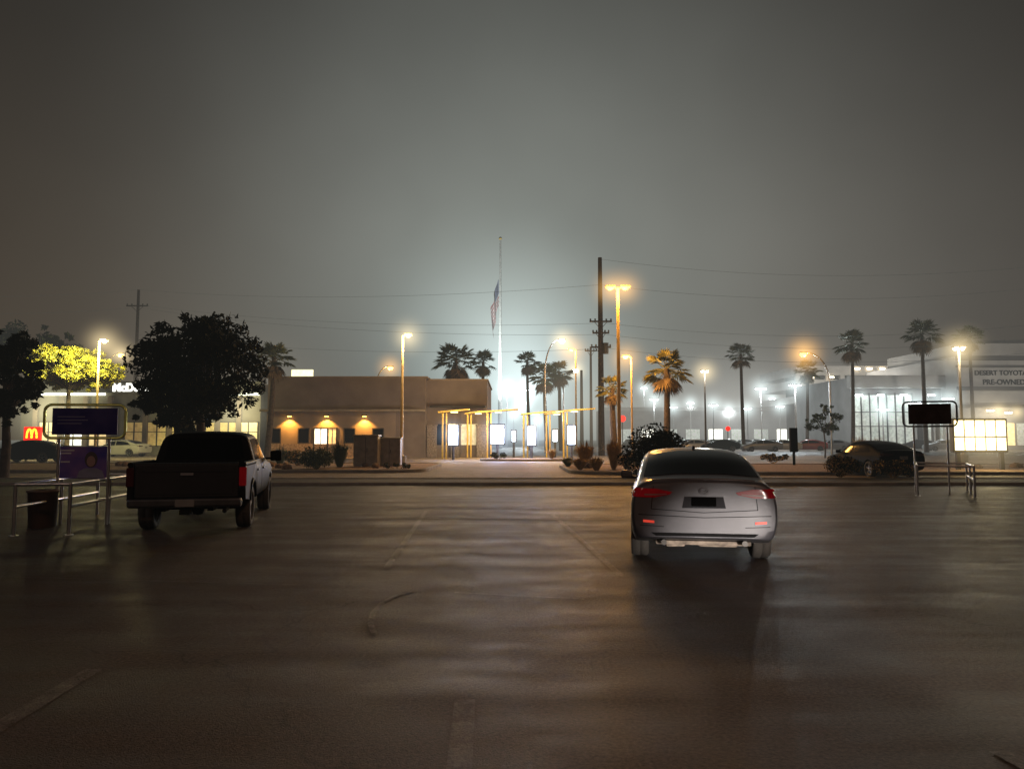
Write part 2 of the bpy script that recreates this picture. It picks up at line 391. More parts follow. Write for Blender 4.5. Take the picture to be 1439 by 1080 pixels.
def patch(mb, bvh, lo, hi, axis, sign, n=16, m=5, off=.006, mi=0, th=.02):
    P = []; Nn = []
    last = None
    for j in range(m+1):
        for i in range(n+1):
            a = lerp_poly(lo, i/n); b = lerp_poly(hi, i/n); u = a[0]+(b[0]-a[0])*j/m; z = a[1]+(b[1]-a[1])*j/m
            if axis == 'y': o = Vector((u, sign*6, z)); d = Vector((0, -sign, 0))
            else: o = Vector((sign*6, u, z)); d = Vector((-sign, 0, 0))
            hit, nr, _, _ = bvh.ray_cast(o, d)
            if hit is None:
                if last is None: hit = o+d*3.8 if axis == 'y' else o+d*5.1
                else: hit = Vector((u, last.y, z)) if axis == 'y' else Vector((last.x, u, z))
                nr = -d
            if nr.dot(d) > 0: nr = -nr
            last = hit; P.append(hit+nr*off-d*off*.3); Nn.append(nr)
    W = n+1; fs = [(j*W+i, j*W+i+1, (j+1)*W+i+1, (j+1)*W+i) for j in range(m) for i in range(n)]
    mb.add(P, fs, mi, True)
    bd = [i for i in range(W)]+[j*W+n for j in range(1, m+1)]+[m*W+i for i in range(n-1, -1, -1)]+[j*W for j in range(m-1, 0, -1)]
    q = [P[i] for i in bd]+[P[i]-Nn[i]*th for i in bd]; k = len(bd)
    mb.add(q, [(i, (i+1) % k, k+(i+1) % k, k+i) for i in range(k)], mi, False)
WH = {}
def wheel_part(parent, x, y, r, w, spokes=5, out=1):
    h = bpy.data.objects.new('wheel', None); COL.objects.link(h); h.location = (x, y, r); h.parent = parent; h.empty_display_size = .1
    key = f'{r}{w}{spokes}{out}'
    if key not in WH:
        t = MB(); a = w/2
        t.lathe([(r*.66, -a*.8), (r*.72, -a), (r*.93, -a*.98), (r*.985, -a*.8), (r, -a*.5), (r, -a*.08), (r*.975, -a*.06), (r*.975, a*.06), (r, a*.08), (r, a*.5), (r*.985, a*.8), (r*.93, a*.98), (r*.72, a), (r*.66, a*.8), (r*.66, -a*.8)], 36, 'X')
        g = MB(); g.lathe([(r*.665, -a*.75), (r*.62, -a*.7), (r*.6, a*.6), (r*.665, a*.75)], 36, 'X', 0)
        g.lathe([(r*.6, out*a*.1), (.001, out*a*.1)], 24, 'X', 1)
        g.lathe([(r*.12, out*a*.1), (r*.12, out*a*.72), (.001, out*a*.75)], 16, 'X', 0)
        for k in range(spokes):
            Mx = Matrix.Rotation(2*math.pi*k/spokes, 4, 'X')
            g.box(out*a*.62, 0, r*.35, a*.2, r*.16, r*.55, 0, 0, .008, Mx)
        WH[key] = (mesh_of('tyre', t, [M_RUB]), mesh_of('rim', g, [M_RIM, M_BLK]))
    put('tyre', WH[key][0], None, h); put('rim', WH[key][1], None, h)
def sec(rx, rz, lx, lz, mx, mz, sx, sz, bx, bz, ex, ez, tx, tz, cz):
    return [(0, rz), (rx, rz), (lx, lz), (mx, mz), (sx, sz), (bx, bz), (ex, ez), (tx, tz), (0, cz)]
# compact four-door with short, high tail
SED = [(-2.27, sec(.74, .36, .83, .43, .86, .57, .85, .78, .81, .93, .71, 1.0, .46, 1.03, 1.035)),
       (-2.21, sec(.82, .33, .885, .42, .91, .59, .90, .82, .84, .965, .74, 1.035, .48, 1.06, 1.07)),
       (-2.02, sec(.85, .30, .905, .40, .92, .60, .905, .84, .85, .975, .76, 1.05, .49, 1.075, 1.085)),
       (-1.84, sec(.85, .24, .905, .38, .92, .60, .905, .84, .855, .97, .775, 1.08, .50, 1.11, 1.12)),
       (-1.28, sec(.85, .20, .905, .38, .92, .60, .905, .83, .85, .955, .755, 1.26, .50, 1.32, 1.34)),
       (-.80, sec(.85, .19, .905, .38, .92, .60, .90, .83, .85, .95, .725, 1.35, .50, 1.415, 1.435)),
       (0, sec(.85, .19, .90, .38, .91, .60, .895, .83, .845, .94, .70, 1.37, .48, 1.44, 1.46)),
       (.45, sec(.85, .19, .90, .38, .91, .60, .895, .82, .845, .93, .68, 1.33, .46, 1.39, 1.41)),
       (1.15, sec(.85, .19, .90, .38, .91, .60, .89, .80, .82, .90, .72, .97, .42, 1.01, 1.03)),
       (1.5, sec(.85, .2, .89, .38, .895, .58, .88, .75, .80, .85, .66, .90, .38, .93, .95)),
       (2.0, sec(.78, .2, .85, .34, .86, .5, .82, .66, .74, .74, .60, .79, .36, .82, .83)),
       (2.25, sec(.6, .22, .7, .32, .72, .46, .68, .58, .6, .65, .5, .69, .3, .71, .72)),
       (2.32, sec(.48, .26, .56, .34, .58, .45, .55, .55, .5, .6, .4, .63, .24, .65, .655))]
def sedan(name, loc, rz, paint, level=2, detail=True, **k):
    rt = root(name, loc, rz, **k)
    me = finish_body(loft(SED, {5: .6, 1: .6, 4: .3, 6: .3, 3: .25}, {0: .45, 1: .3}), level, [(y, .32, .375, x0, x1) for y in (-1.37, 1.33) for x0, x1 in ((-1.2, -.62), (.62, 1.2))])
    me.materials.clear(); me.materials.append(paint); bv = bvh_of(me); put('body', me, None, rt)
    def P(nm, mt_, *args, **kk):
        mb = MB(); patch(mb, bv, *args, **kk); return put(nm, mb, [mt_], rt)
    P('window', M_GLASS, [(-.74, 1.085), (-.3, 1.12), (.3, 1.12), (.74, 1.085)], [(-.65, 1.345), (-.25, 1.40), (.25, 1.40), (.65, 1.345)], 'y', -1)
    P('windshield', M_GLASS, [(-.70, 1.01), (0, 1.05), (.70, 1.01)], [(-.60, 1.31), (0, 1.37), (.60, 1.31)], 'y', 1)
    for s in (-1, 1):
        P('window', M_GLASS, [(-1.45, .995), (-.08, .96)], [(-1.10, 1.20), (-.6, 1.30), (-.08, 1.31)], 'x', s)
        P('window', M_GLASS, [(.0, .96), (1.0, .94)], [(.0, 1.31), (.35, 1.27), (.93, .98)], 'x', s)
        P('tail_light', M_RED if detail else M_REDD, [(s*.42, .885), (s*.62, .845), (s*.885, .85)], [(s*.39, .915), (s*.60, .955), (s*.865, .955)], 'y', -1, off=.012)
        P('headlight', M_CLEAR, [(s*.35, .56), (s*.66, .58)], [(s*.38, .63), (s*.64, .68)], 'y', 1, off=.01)
        mb = MB(); mb.box(s*1.0, .78, .99, .2, .11, .13, 0, 0, .035); mb.box(s*.89, .80, .94, .12, .05, .04, 0, 0, .01); put('side_mirror', mb, [paint], rt)
        wheel_part(rt, s*.80, -1.37, .32, .24, 5, s); wheel_part(rt, s*.80, 1.33, .32, .24, 5, s)
        if detail:
            P('reflector', M_REDL, [(s*.62, .53), (s*.76, .54)], [(s*.62, .56), (s*.76, .57)], 'y', -1, n=6, m=2, off=.012)
            P('bumper_crease', M_BLK, [(s*.50, .485), (s*.80, .50)], [(s*.50, .492), (s*.80, .507)], 'y', -1, n=8, m=1, off=.004)
            P('tail_light_bar', mat('pale_red_lens', (.22, .12, .12), .15, coat=.5), [(s*.46, .885), (s*.60, .872), (s*.74, .872)], [(s*.46, .895), (s*.60, .890), (s*.74, .890)], 'y', -1, n=8, m=1, off=.016)
            for y in (-.75, .35):
                mb = MB(); mb.box(s*.905, y, .80, .03, .17, .03, 0, 0, .01); put('door_handle', mb, [paint], rt)
    if detail:
        P('bumper_trim', M_BLK, [(-.60, .375), (.60, .375)], [(-.66, .415), (.66, .415)], 'y', -1, off=.01)
        P('bumper_seam', M_BLK, [(-.88, .632), (0, .60), (.88, .632)], [(-.88, .64), (0, .608), (.88, .64)], 'y', -1, n=20, m=1, off=.003)
        P('licence_plate_recess', mat('recess_shadow_paint', (.02, .02, .024), .6, spec=.1), [(-.27, .72), (.27, .72)], [(-.24, .86), (.24, .86)], 'y', -1, off=.005)
        mb = MB(); mb.box(0, -2.295, .80, .30, .012, .11, 0, 0, .004); put('licence_plate', mb, [mat('blanked_plate', (.003, .003, .003), .9, spec=.02)], rt)
        P('trunk_seam', M_BLK, [(-.66, .70), (0, .66), (.66, .70)], [(-.66, .708), (0, .668), (.66, .708)], 'y', -1, n=20, m=1, off=.003)
        for s in (-1, 1):
            P('trunk_seam', M_BLK, [(s*.66, .706), (s*.63, .99)], [(s*.652, .706), (s*.622, .99)], 'y', -1, n=8, m=1, off=.003)
            mb = MB(); mb.tube([(s*.5, -2.0, .29), (s*.5, -2.22, .29)], .035, 12); put('exhaust_pipe', mb, [M_DMETAL], rt)
        mb = MB()
        mb.tube([(.055*math.cos(a), -2.298, .93+.035*math.sin(a)) for a in [math.pi*2*i/20 for i in range(20)]], .004, 6, closed=True)
        mb.tube([(-.05, -2.298, .947), (-.02, -2.298, .925), (0, -2.298, .92), (.02, -2.298, .925), (.05, -2.298, .947)], .004, 6)
        put('emblem', mb, [mat('dull_emblem_metal', (.16, .16, .17), .6, .3)], rt)
        mb = MB(); mb.tube([(x, -2.21+.05*(x/.6)**2, 1.068-.02*(x/.6)**2) for x in [-.64+.1067*i for i in range(13)]], .018, 8); put('trunk_lip', mb, [paint], rt)
        mb = MB(); mb.prism([(-.02, 0), (.02, 0), (.015, .05), (-.015, .05)], -.75, -.6, 0, Matrix.Translation((0, 0, 1.42))); put('antenna', mb, [M_BLK], rt)
        mb = MB(); mb.bx(-.6, .6, -2.05, -1.5, .24, .29, 0, .01); mb.tube([(-.7, -1.37, .3), (.7, -1.37, .3)], .04, 10); mb.box(.2, -1.8, .26, .5, .25, .12, 0, 0, .03); mb.box(-.35, -1.9, .25, .25, .12, .1, 0, .2, .02)
        put('underbody', mb, [mat('road_grime', (.25, .2, .16), .8, var=.6, scale=9)], rt)
    else:
        mb = MB(); mb.box(0, -2.29, .78, .33, .012, .13); put('licence_plate', mb, [mat('plate_white', (.2, .2, .2))], rt)
    return rt
P_GREY = mat('grey_metallic_paint', (.075, .074, .086), .40, .2, var=.08, coat=.18, spec=.4)
P_BLK = mat('black_car_paint', (.004, .004, .005), .5, 0, var=.1, coat=.0, spec=.02)
P_TRK = mat('black_truck_paint', (.007, .007, .008), .45, 0, var=.1, coat=.0, spec=.035)
P_WHT = mat('white_car_paint', (.6, .58, .52), .3, 0, var=.05, coat=.6)
P_SIL = mat('silver_car_paint', (.35, .36, .38), .3, .5, var=.05, coat=.6)
P_RED = mat('red_car_paint', (.35, .02, .015), .3, 0, var=.05, coat=.6)
hero = sedan('parked_car', (2.64, 11.02, 0), math.radians(-9.5), P_GREY, label='dark grey metallic compact car seen from behind, parked on asphalt', cat='car')
hero.scale = (.94, .95, .965)
def truck(loc, rz, scl):
    rt = root('pickup_truck', loc, rz, label='black crew cab pickup truck parked beside the cart return', cat='pickup truck'); rt.scale = (scl,)*3
    def s(y, w_, belt, roofx, roof, rz_=.48):
        return (y, [(0, rz_), (w_*.9, rz_), (w_*.985, rz_+.1), (w_, .85), (w_*.99, belt-.12), (w_*.955, belt), (roofx, roof-.09), (roofx*.8, roof-.015), (0, roof+.01)])
    CB = [s(-1.16, .98, 1.22, .80, 1.78), s(-1.12, 1.0, 1.24, .82, 1.83), s(-.9, 1.0, 1.25, .83, 1.87), s(.3, 1.0, 1.25, .83, 1.88), s(.62, 1.0, 1.25, .81, 1.84),
          s(1.32, 1.0, 1.22, .90, 1.27), s(1.5, 1.0, 1.18, .86, 1.24), s(2.6, .99, 1.12, .80, 1.17), s(2.84, .95, 1.06, .74, 1.1), s(2.92, .88, 1.0, .66, 1.04)]
    me = finish_body(loft(CB, {5: .5, 1: .4, 6: .2}, {0: .6}), 2, [(2.0, .42, .50, x0, x1) for x0, x1 in ((-1.3, -.6), (.6, 1.3))])
    me.materials.clear(); me.materials.append(P_TRK); bv = bvh_of(me); put('cab', me, None, rt)
    def P(nm, mt_, *args, **kk):
        mb = MB(); patch(mb, bv, *args, **kk); return put(nm, mb, [mt_], rt)
    P('window', M_GLASS, [(-.76, 1.31), (.76, 1.31)], [(-.69, 1.73), (.69, 1.73)], 'y', -1)
    P('windshield', M_GLASS, [(-.8, 1.29), (.8, 1.29)], [(-.68, 1.74), (.68, 1.74)], 'y', 1)
    for sd in (-1, 1):
        P('window', M_GLASS, [(-1.0, 1.28), (-.1, 1.28)], [(-.92, 1.70), (-.1, 1.72)], 'x', sd)
        P('window', M_GLASS, [(0, 1.28), (1.1, 1.28)], [(0, 1.72), (.55, 1.70)], 'x', sd)
        P('headlight', M_CLEAR, [(sd*.6, .88), (sd*.85, .88)], [(sd*.6, 1.02), (sd*.82, 1.02)], 'y', 1)
        mb = MB(); mb.box(sd*1.2, 1.0, 1.32, .26, .1, .24, 0, 0, .04); mb.box(sd*1.05, 1.02, 1.26, .18, .06, .05, 0, 0, .015); put('side_mirror', mb, [P_TRK], rt)
        for y in (-.85, .2):
            mb = MB(); mb.box(sd*1.01, y, 1.08, .03, .2, .04, 0, 0, .012); put('door_handle', mb, [M_RIM], rt)
        for y in (-.05, -1.0):
            P('door_seam', M_BLK, [(y, .56), (y, 1.22)], [(y+.01, .56), (y+.01, 1.22)], 'x', sd, n=8, m=1, off=.003)
        poly = [(-2.88, .62), (-2.90, 1.24), (-1.20, 1.24), (-1.20, .55)]
        cy, cz, r = -1.75, .42, .50
        a0 = math.asin((.55-cz)/r)
        arc = [(cy+r*math.cos(a), cz+r*math.sin(a)) for a in [a0+(math.pi-2*a0)*i/14 for i in range(15)]]
        poly += arc+[(-2.6, .6)]
        mb = MB(); x0, x1 = (sd*.90, sd*1.0)
        n = len(poly); vs = [(x0, y, z) for y, z in poly]+[(x1 if z < 1.1 else x1-sd*.02, y, z) for y, z in poly]
        mb.add(vs, [list(range(n)), list(range(2*n-1, n-1, -1))]+[(i, (i+1) % n, n+(i+1) % n, n+i) for i in range(n)])
        mb.tube([(sd*1.0, y, z) for y, z in arc], .03, 8)
        mb.tube([(sd*.95, -2.9, 1.25), (sd*.95, -1.2, 1.25)], .05, 8)
        put('bed_side', mb, [P_TRK], rt)
        mb = MB(); mb.box(sd*.945, -2.90, 1.03, .13, .06, .34, 0, 0, .02); put('tail_light', mb, [M_RED if sd > 0 else M_REDD], rt)
        wheel_part(rt, sd*.86, -1.75, .40, .27, 5, sd); wheel_part(rt, sd*.86, 2.0, .40, .27, 5, sd)
    mb = MB(); mb.bx(-.87, .87, -2.92, -2.84, .66, 1.25, 0, .02); mb.bx(-.8, .8, -2.935, -2.92, 1.12, 1.2, 0, .006); mb.bx(-.78, .78, -2.932, -2.92, .72, 1.02, 0, .005)
    mb.tube([(-.87, -2.88, 1.25), (.87, -2.88, 1.25)], .035, 8)
    put('tailgate', mb, [mat('black_tailgate_paint', (.011, .011, .013), .35, 0, spec=.4, coat=.2)], rt)
    mb = MB(); mb.box(0, -2.945, 1.08, .22, .02, .05, 0, 0, .008); put('tailgate_handle', mb, [M_RIM], rt)
    mb = MB(); mb.bx(-.89, .89, -2.84, -1.2, .72, .76); mb.bx(-.89, .89, -1.26, -1.2, .76, 1.2); put('bed_floor', mb, [M_BLK], rt)
    mb = MB(); mb.bx(-.95, .95, -3.08, -2.93, .50, .66, 0, .04); put('bumper', mb, [mat('dark_chrome', (.18, .18, .19), .3, 1)], rt)
    mb = MB(); mb.box(0, -3.09, .58, .32, .012, .13, 0, 0, .004); put('licence_plate', mb, [mat('plate_dim', (.14, .14, .14), .5)], rt)
    mb = MB(); mb.bx(-.45, -.35, -2.9, 2.5, .42, .55); mb.bx(.35, .45, -2.9, 2.5, .42, .55); mb.tube([(-.8, -1.75, .4), (.8, -1.75, .4)], .05); mb.lathe([(.001, -.14), (.14, -.08), (.16, 0), (.14, .08), (.001, .14)], 16, 'X', 0, Matrix.Translation((0, -1.75, .4))); mb.bx(-.08, .08, -3.12, -2.8, .38, .46)
    mb.tube([(.6, -2.2, .42), (.65, -2.95, .42)], .04)
    put('chassis', mb, [M_BLK], rt)
truck((-5.74, 14.35, 0), math.radians(13.0), .885)
side = sedan('parked_car', (gx(1240, 30), 31, 0), math.radians(4), P_BLK, 2, False, label='black sedan parked behind low shrubs at the lot edge', cat='car')
c1 = sedan('parked_car', (gx(28, 47), 48, 0), math.radians(90), P_BLK, 1, False, label='black sedan parked side on near the restaurant', cat='car', group='cars parked by the restaurant')
c2 = sedan('parked_car', (gx(162, 62), 63, 0), math.radians(82), P_WHT, 1, False, label='white sedan parked side on near the restaurant', cat='car', group='cars parked by the restaurant')
src = {}
for i, (px, d, p, rzv) in enumerate([(965, 105, P_SIL, 10), (985, 108, P_WHT, 0), (1003, 104, P_BLK, 0), (1022, 110, P_WHT, 10), (1045, 106, P_SIL, 0), (1064, 112, P_BLK, 0), (1083, 105, P_SIL, -8),
                                     (1102, 108, P_WHT, 0), (1135, 92, P_RED, 70), (1168, 95, P_SIL, 80), (1290, 96, P_BLK, 60), (930, 120, P_BLK, 0), (905, 115, P_SIL, 0), (885, 118, P_BLK, 5), (1325, 92, P_SIL, 85),
                                     (975, 92, P_WHT, 75), (1012, 90, P_BLK, 80), (1070, 88, P_SIL, 85), (1098, 90, P_WHT, 78)]):
    lab = {P_SIL: 'silver', P_WHT: 'white', P_BLK: 'black', P_RED: 'red'}[p]+' sedan parked on the lit dealership lot'
    if p.name not in src:
        src[p.name] = sedan('parked_car', (gx(px, d), d, 0), math.radians(rzv), p, 1, False, label=lab, cat='car', group='cars on the dealership lot')
    else: copy_thing(src[p.name], (gx(px, d), d, 0), math.radians(rzv))
# ------------------------------------------------------------------ street lamps
def lamp(px, py, d, heads, lens, pole, power, col, pole_r=.09, headw=.75, label='', base=True, group='street lamps', fr=1.6, fc=C_SOD, fp=.65):
    z = gz(py, d); x = gx(px, d, z)
    rt = root('street_lamp', (x, d, 0), 0, label=label, cat='street lamp', group=group)
    mb = MB(); mb.cyl((0, 0, .5 if base else 0), (0, 0, z), pole_r, pole_r*.65, 14)
    if base: mb.cyl((0, 0, .5), (0, 0, .56), .17, .14, 14)
    put('pole', mb, [pole], rt)
    if base:
        mb = MB(); mb.cyl((0, 0, 0), (0, 0, .5), .28, .28, 20); put('concrete_base', mb, [M_CONC], rt)
    for s in heads:
        mb = MB(); x0 = s*headw*.25; x1 = s*(headw*.25+headw)
        mb.tube([(0, 0, z-.12), (x0, 0, z+.02)], .035, 8); put('arm', mb, [pole], rt)
        mb = MB(); cx = (x0+x1)/2
        mb.box(cx, 0, z+.05, headw, .36, .13, 0, 0, .04)
        put('lamp_head', mb, [pole], rt)
        mb = MB(); mb.lathe([(.15, 0), (.14, -.05), (.09, -.09), (.001, -.11)], 16, 'Z', 0, Matrix.Translation((cx, 0, z-.017)) @ Matrix.Diagonal((headw*2.2, 1, 1.2, 1)))
        put('lens', mb, [lens], rt)
        light('POINT', (cx, -.3, z-.36), power, col, .7, rt)
        if len(heads) == 1 or headw > .5: fog_glow(x+cx, d-.1, z-.1, fr, fc, fp)
    if len(heads) == 2 and headw <= .5: fog_glow(x, d-.1, z-.1, fr, fc, fp)
    return rt
SOD = (1, .46, .10); WRM = (1, .68, .36); CLD = (.85, .95, 1)
lamp(868, 404, 40, (-1, 1), E_SOD, M_LITP, 900, (1, .45, .09), .12, .55, 'tan steel pole with two glowing amber lamp heads in planter', fr=1.9, fp=.7)
lamp(566, 471, 44, (1,), E_SODD, M_LITP, 1300, WRM, .10, .45, 'tan steel street lamp with glowing head in planting island', fr=2.0, fc=C_WM, fp=.7)
l3 = lamp(140, 479, 50, (1,), E_WARM, M_LITP, 700, (1, .85, .4), .1, .45, 'tan steel street lamp glowing above yellow-green tree', fr=2.4, fc=C_WM, fp=.7)
light('SPOT', (.4, -1.2, gz(485, 50)), 8000, (1, .90, .38), .4, l3, target=(-2.0, 4, gz(515, 50)), angle=130, blend=.8)  # extra spot added beside the lamp head to brighten the tree
lamp(809, 491, 72, (-1,), E_SODD, M_LITP, 1800, SOD, .10, .6, 'steel street lamp with small amber head near palms', fr=3.2, fp=.8)
lamp(887, 501, 49, (-1,), E_SODD, M_LITP, 1700, SOD, .08, .5, 'steel street lamp with amber head beside bushy planter', fr=2.2, fp=.8)
lamp(990, 521, 62, (-1, 1), E_WARM, M_DMETAL, 600, (1, .93, .8), .09, .28, 'dark steel lamp post with twin white heads', fr=2.2, fc=C_WM, fp=.8)
lamp(1347, 489, 48, (-1, 1), E_WARM, M_TANP, 420, (1, .88, .65), .10, .32, 'tan steel lamp post with bright warm white heads', fr=2.6, fc=C_WM, fp=.9)
def davit(px, py, d, lens, power, col, dx, label, fc=C_SOD, fr=3.0, fp=.8):
    z = gz(py, d); x = gx(px, d, z); rt = root('street_lamp', (x+dx, d, 0), 0, label=label, cat='street lamp', group='street lamps')
    mb = MB(); pts = [(0, 0, 0), (0, 0, z*.72)]+[(-dx*(1-math.cos(a)), 0, z*.72+z*.30*math.sin(a)) for a in [math.pi/2*i/8 for i in range(1, 9)]]
    mb.tube(pts, .1, 10, r1=.05); put('pole', mb, [M_METAL], rt)
    zz = z*1.02; sg = 1 if dx > 0 else -1
    mb = MB(); mb.box(-dx-.3*sg, 0, zz, .8, .3, .14, 0, 0, .05); put('lamp_head', mb, [M_METAL], rt)
    mb = MB(); mb.lathe([(.26, 0), (.30, -.14), (.22, -.30), (.001, -.38)], 16, 'Z', 0, Matrix.Translation((-dx-.3*sg, 0, zz-.07))); put('lens', mb, [lens], rt)
    light('POINT', (-dx, -.1, zz-.6), power, col, .15, rt)
    fog_glow(x-.3*sg, d-.1, zz-.15, fr, fc, fp)
davit(1133, 498, 72, E_SOD, 900, SOD, 2.2, 'curved steel street lamp with glowing amber head', fp=1.2, fr=3.4)
davit(786, 480, 82, E_COOL, 600, CLD, -1.6, 'curved steel street lamp with cool head near drive-through', C_WM)
davit(545, 517, 85, E_SODD, 300, SOD, -1.4, 'curved steel street lamp behind the brown restaurant')
davit(166, 499, 80, E_SODD, 300, SOD, -1.4, 'curved steel street lamp behind the dark round tree', C_WM)
davit(806, 521, 100, E_COOL, 300, CLD, -1.4, 'distant curved street lamp glowing in the mist', C_WM)
FL = [(919, 561, 120), (946, 572, 135), (970, 566, 150), (1002, 569, 120), (1024, 574, 150), (1050, 574, 130), (1069, 546, 100), (1096, 571, 140), (1117, 541, 95), (1085, 560, 170), (1150, 558, 120), (1218, 560, 115), (905, 545, 160), (742, 548, 118), (712, 545, 135), (735, 566, 140),
      (1036, 585, 175), (985, 588, 175), (1130, 580, 170), (955, 590, 170), (1240, 575, 98), (1072, 590, 165), (1165, 572, 150), (1180, 556, 140), (1286, 566, 100), (1312, 574, 98), (1015, 594, 180), (1048, 592, 180), (1108, 593, 175), (930, 594, 178), (1332, 560, 99), (722, 582, 150), (756, 590, 150)]
for i, (px, py, d) in enumerate(FL):
    z = gz(py, d); x = gx(px, d, z)
    rt = root('flood_light', (x, d, 0), 0, label='tall slim pole with bright white floodlight heads over car lot', cat='flood light', group='dealership floodlights')
    mb = MB(); mb.cyl((0, 0, 0), (0, 0, z), .12, .08, 10); put('pole', mb, [M_WHITEP], rt)
    mb = MB(); mb.box(0, 0, z+.08, 1.5, .45, .14, 0, 0, .04); put('lamp_head', mb, [M_DMETAL], rt)
    mb = MB(); mb.box(-.45, -.02, z-.03, .5, .4, .08, 0, 0, .02); mb.box(.45, -.02, z-.03, .5, .4, .08, 0, 0, .02); put('lens', mb, [E_COOL], rt)
    if i < 16 and (i % 2 == 0 or i > 12): light('POINT', (0, -.2, z-.5), 2600, (.88, .97, 1), .3, rt)
    fog_glow(x, d-.1, z-.05, 3.8, C_WH, .8 if i not in (13, 14, 15) else 1.4)
# broad added glow spheres, emission only, over the lit lots and menu boards
fog_glow(gx(732, 122), 124, gz(545, 122), 20, (.76, .93, .98), .55, 3.0)
fog_glow(gx(705, 128), 130, gz(465, 122), 28, (.85, 1, .97), .26, 2.0)
fog_glow(gx(1040, 140), 142, gz(585, 140), 36, (.95, .95, .90), .30, 2.0, .5)
fog_glow(gx(1300, 90), 88, gz(575, 90), 17, (.95, .92, .86), .07, 2.0, .6)
fog_glow(gx(830, 75), 76, gz(570, 75), 14, (1, .86, .62), .12, 2.0, .7)
fog_glow(gx(300, 85), 86, gz(560, 85), 20, (1, .82, .58), .10, 2.0, .6)
fog_glow(gx(700, 57), 56.5, 1.9, 2.6, (.55, .7, 1), .6, 3.0); fog_glow(gx(748, 56), 55.5, 1.9, 2.2, (.55, .7, 1), .45, 3.0); fog_glow(gx(635, 54), 53.5, 1.9, 2.0, (.6, .75, 1), .35, 3.0)
# ------------------------------------------------------------------ utility poles and wires
def upole(px, py, d, arms, r=.17, label='dark wooden utility pole with crossarms and insulators'):
    z = gz(py, d); x = gx(px, d, z); rt = root('utility_pole', (x, d, 0), 0, label=label, cat='utility pole', group='utility poles')
    mb = MB(); mb.cyl((0, 0, 0), (0, 0, z), r*1.25, r*.75, 12); put('pole', mb, [M_WOOD], rt)
    for ay, wdt in arms:
        az = gz(ay, d); mb = MB(); mb.box(0, -.2, az, wdt, .12, .14, 0, 0, 0); mb.cyl((-wdt*.3, -.2, az), (0, -.12, az-.7), .025, seg=6); mb.cyl((wdt*.3, -.2, az), (0, -.12, az-.7), .025, seg=6)
        put('crossarm', mb, [M_WOOD], rt)
        for t in (-.46, -.25, .25, .46):
            mb = MB(); mb.lathe([(.05, 0), (.09, .05), (.05, .09), (.09, .14), (.05, .18), (.001, .2)], 8, 'Z', 0, Matrix.Translation((t*wdt, -.2, az+.07))); put('insulator', mb, [M_DMETAL], rt)
    return x, z, rt
x1, z1, up = upole(843, 362, 66, [(452, 2.0), (468, 1.5), (488, 1.8)], .24)
mb = MB(); mb.cyl((.42, -.1, gz(497, 66)), (.42, -.1, gz(482, 66)), .28, seg=16); put('transformer', mb, [M_DMETAL], up)
x2, z2, _ = upole(195, 407, 88, [(430, 2.6)], .2)
upole(817, 520, 90, [], .2, 'short dark wooden utility pole without crossarms'); upole(830, 487, 86, [(493, 1.4)], .16)
x5 = gx(1650, 60); x0_ = gx(-300, 95)
M_WIRE = mat('wire_in_mist', (.02, .02, .02), .8, em=(.06, .062, .055), es=1.0)  # mist painted on as faint grey emission, close to the sky tone
def wire(a, b, sag, r=.012):
    a = Vector(a); b = Vector(b); mb = MB()
    mb.tube([a.lerp(b, t)-Vector((0, 0, sag*4*t*(1-t))) for t in [i/24 for i in range(25)]], r, 5)
    put('power_line', mb, [M_WIRE], label='thin sagging black overhead power line between poles', cat='power line', group='overhead power lines')
for (pa, pb) in ((398, 407), (452, 428), (468, 432), (488, 470)):
    wire((x1, 66, gz(pa+2, 66)), (x2, 88, gz(pb, 88)), 1.0)
for (pa, pb) in ((364, 352), (400, 380), (453, 430), (469, 450), (488, 470)):
    wire((x1, 66, gz(pa, 66)), (x5, 60, gz(pb, 60)), 1.8)
for pa, pb in ((407, 400), (432, 422)): wire((x2, 88, gz(pa, 88)), (x0_, 95, gz(pb, 95)), 1.2)
# ------------------------------------------------------------------ flagpole & flag
d = 125; zt = gz(337, d); xf = gx(703, d, zt*.6)
rt = root('flagpole', (xf, d, 0), 0, label='very tall white flagpole rising through the mist', cat='flagpole')
mb = MB(); mb.cyl((0, 0, 0), (0, 0, zt), .42, .14, 16); put('pole', mb, [mat('floodlit_white_pole', (.8, .8, .78), .4)], rt)
mb = MB(); mb.lathe([(.001, -.3), (.2, -.2), (.28, 0), (.2, .2), (.001, .3)], 12, 'Z', 0, Matrix.Translation((0, 0, zt+.25))); put('finial', mb, [M_YEL], rt)
light('SPOT', (xf-2, d-7, .5), 110000, (.9, 1, .97), .2, None, (xf, d, zt*.6), 50)
mb = MB(); zc = gz(392, d); NU, NV = 26, 40
vs = []
for j in range(NV+1):
    for i in range(NU+1):
        u = i/NU; v = j/NV
        X = -(.30+1.15*u**.7*(1-.15*v)) + .16*math.sin(u*11+v*3)*(.3+u); Y = .4*math.sin(u*18+v*2)*(.4+u*.6)
        Z = zc-(v*4.6)-u*6.0*(.85+.15*v)
        vs.append((X, Y, Z))
for j in range(NV):
    for i in range(NU):
        st = int(j/NV*13) % 2; mi = 2 if (i/NU < .4 and j/NV < .54) else st
        mb.add([vs[j*(NU+1)+i], vs[j*(NU+1)+i+1], vs[(j+1)*(NU+1)+i+1], vs[(j+1)*(NU+1)+i]], [(0, 1, 2, 3)], mi, True)
put('flag', mb, [mat('flag_red', (.5, .12, .12), .8), mat('flag_white', (.7, .7, .7), .8), mat('flag_blue', (.12, .13, .25), .8)], None, (xf, d, 0), label='limp red and white striped flag at half mast', cat='flag')
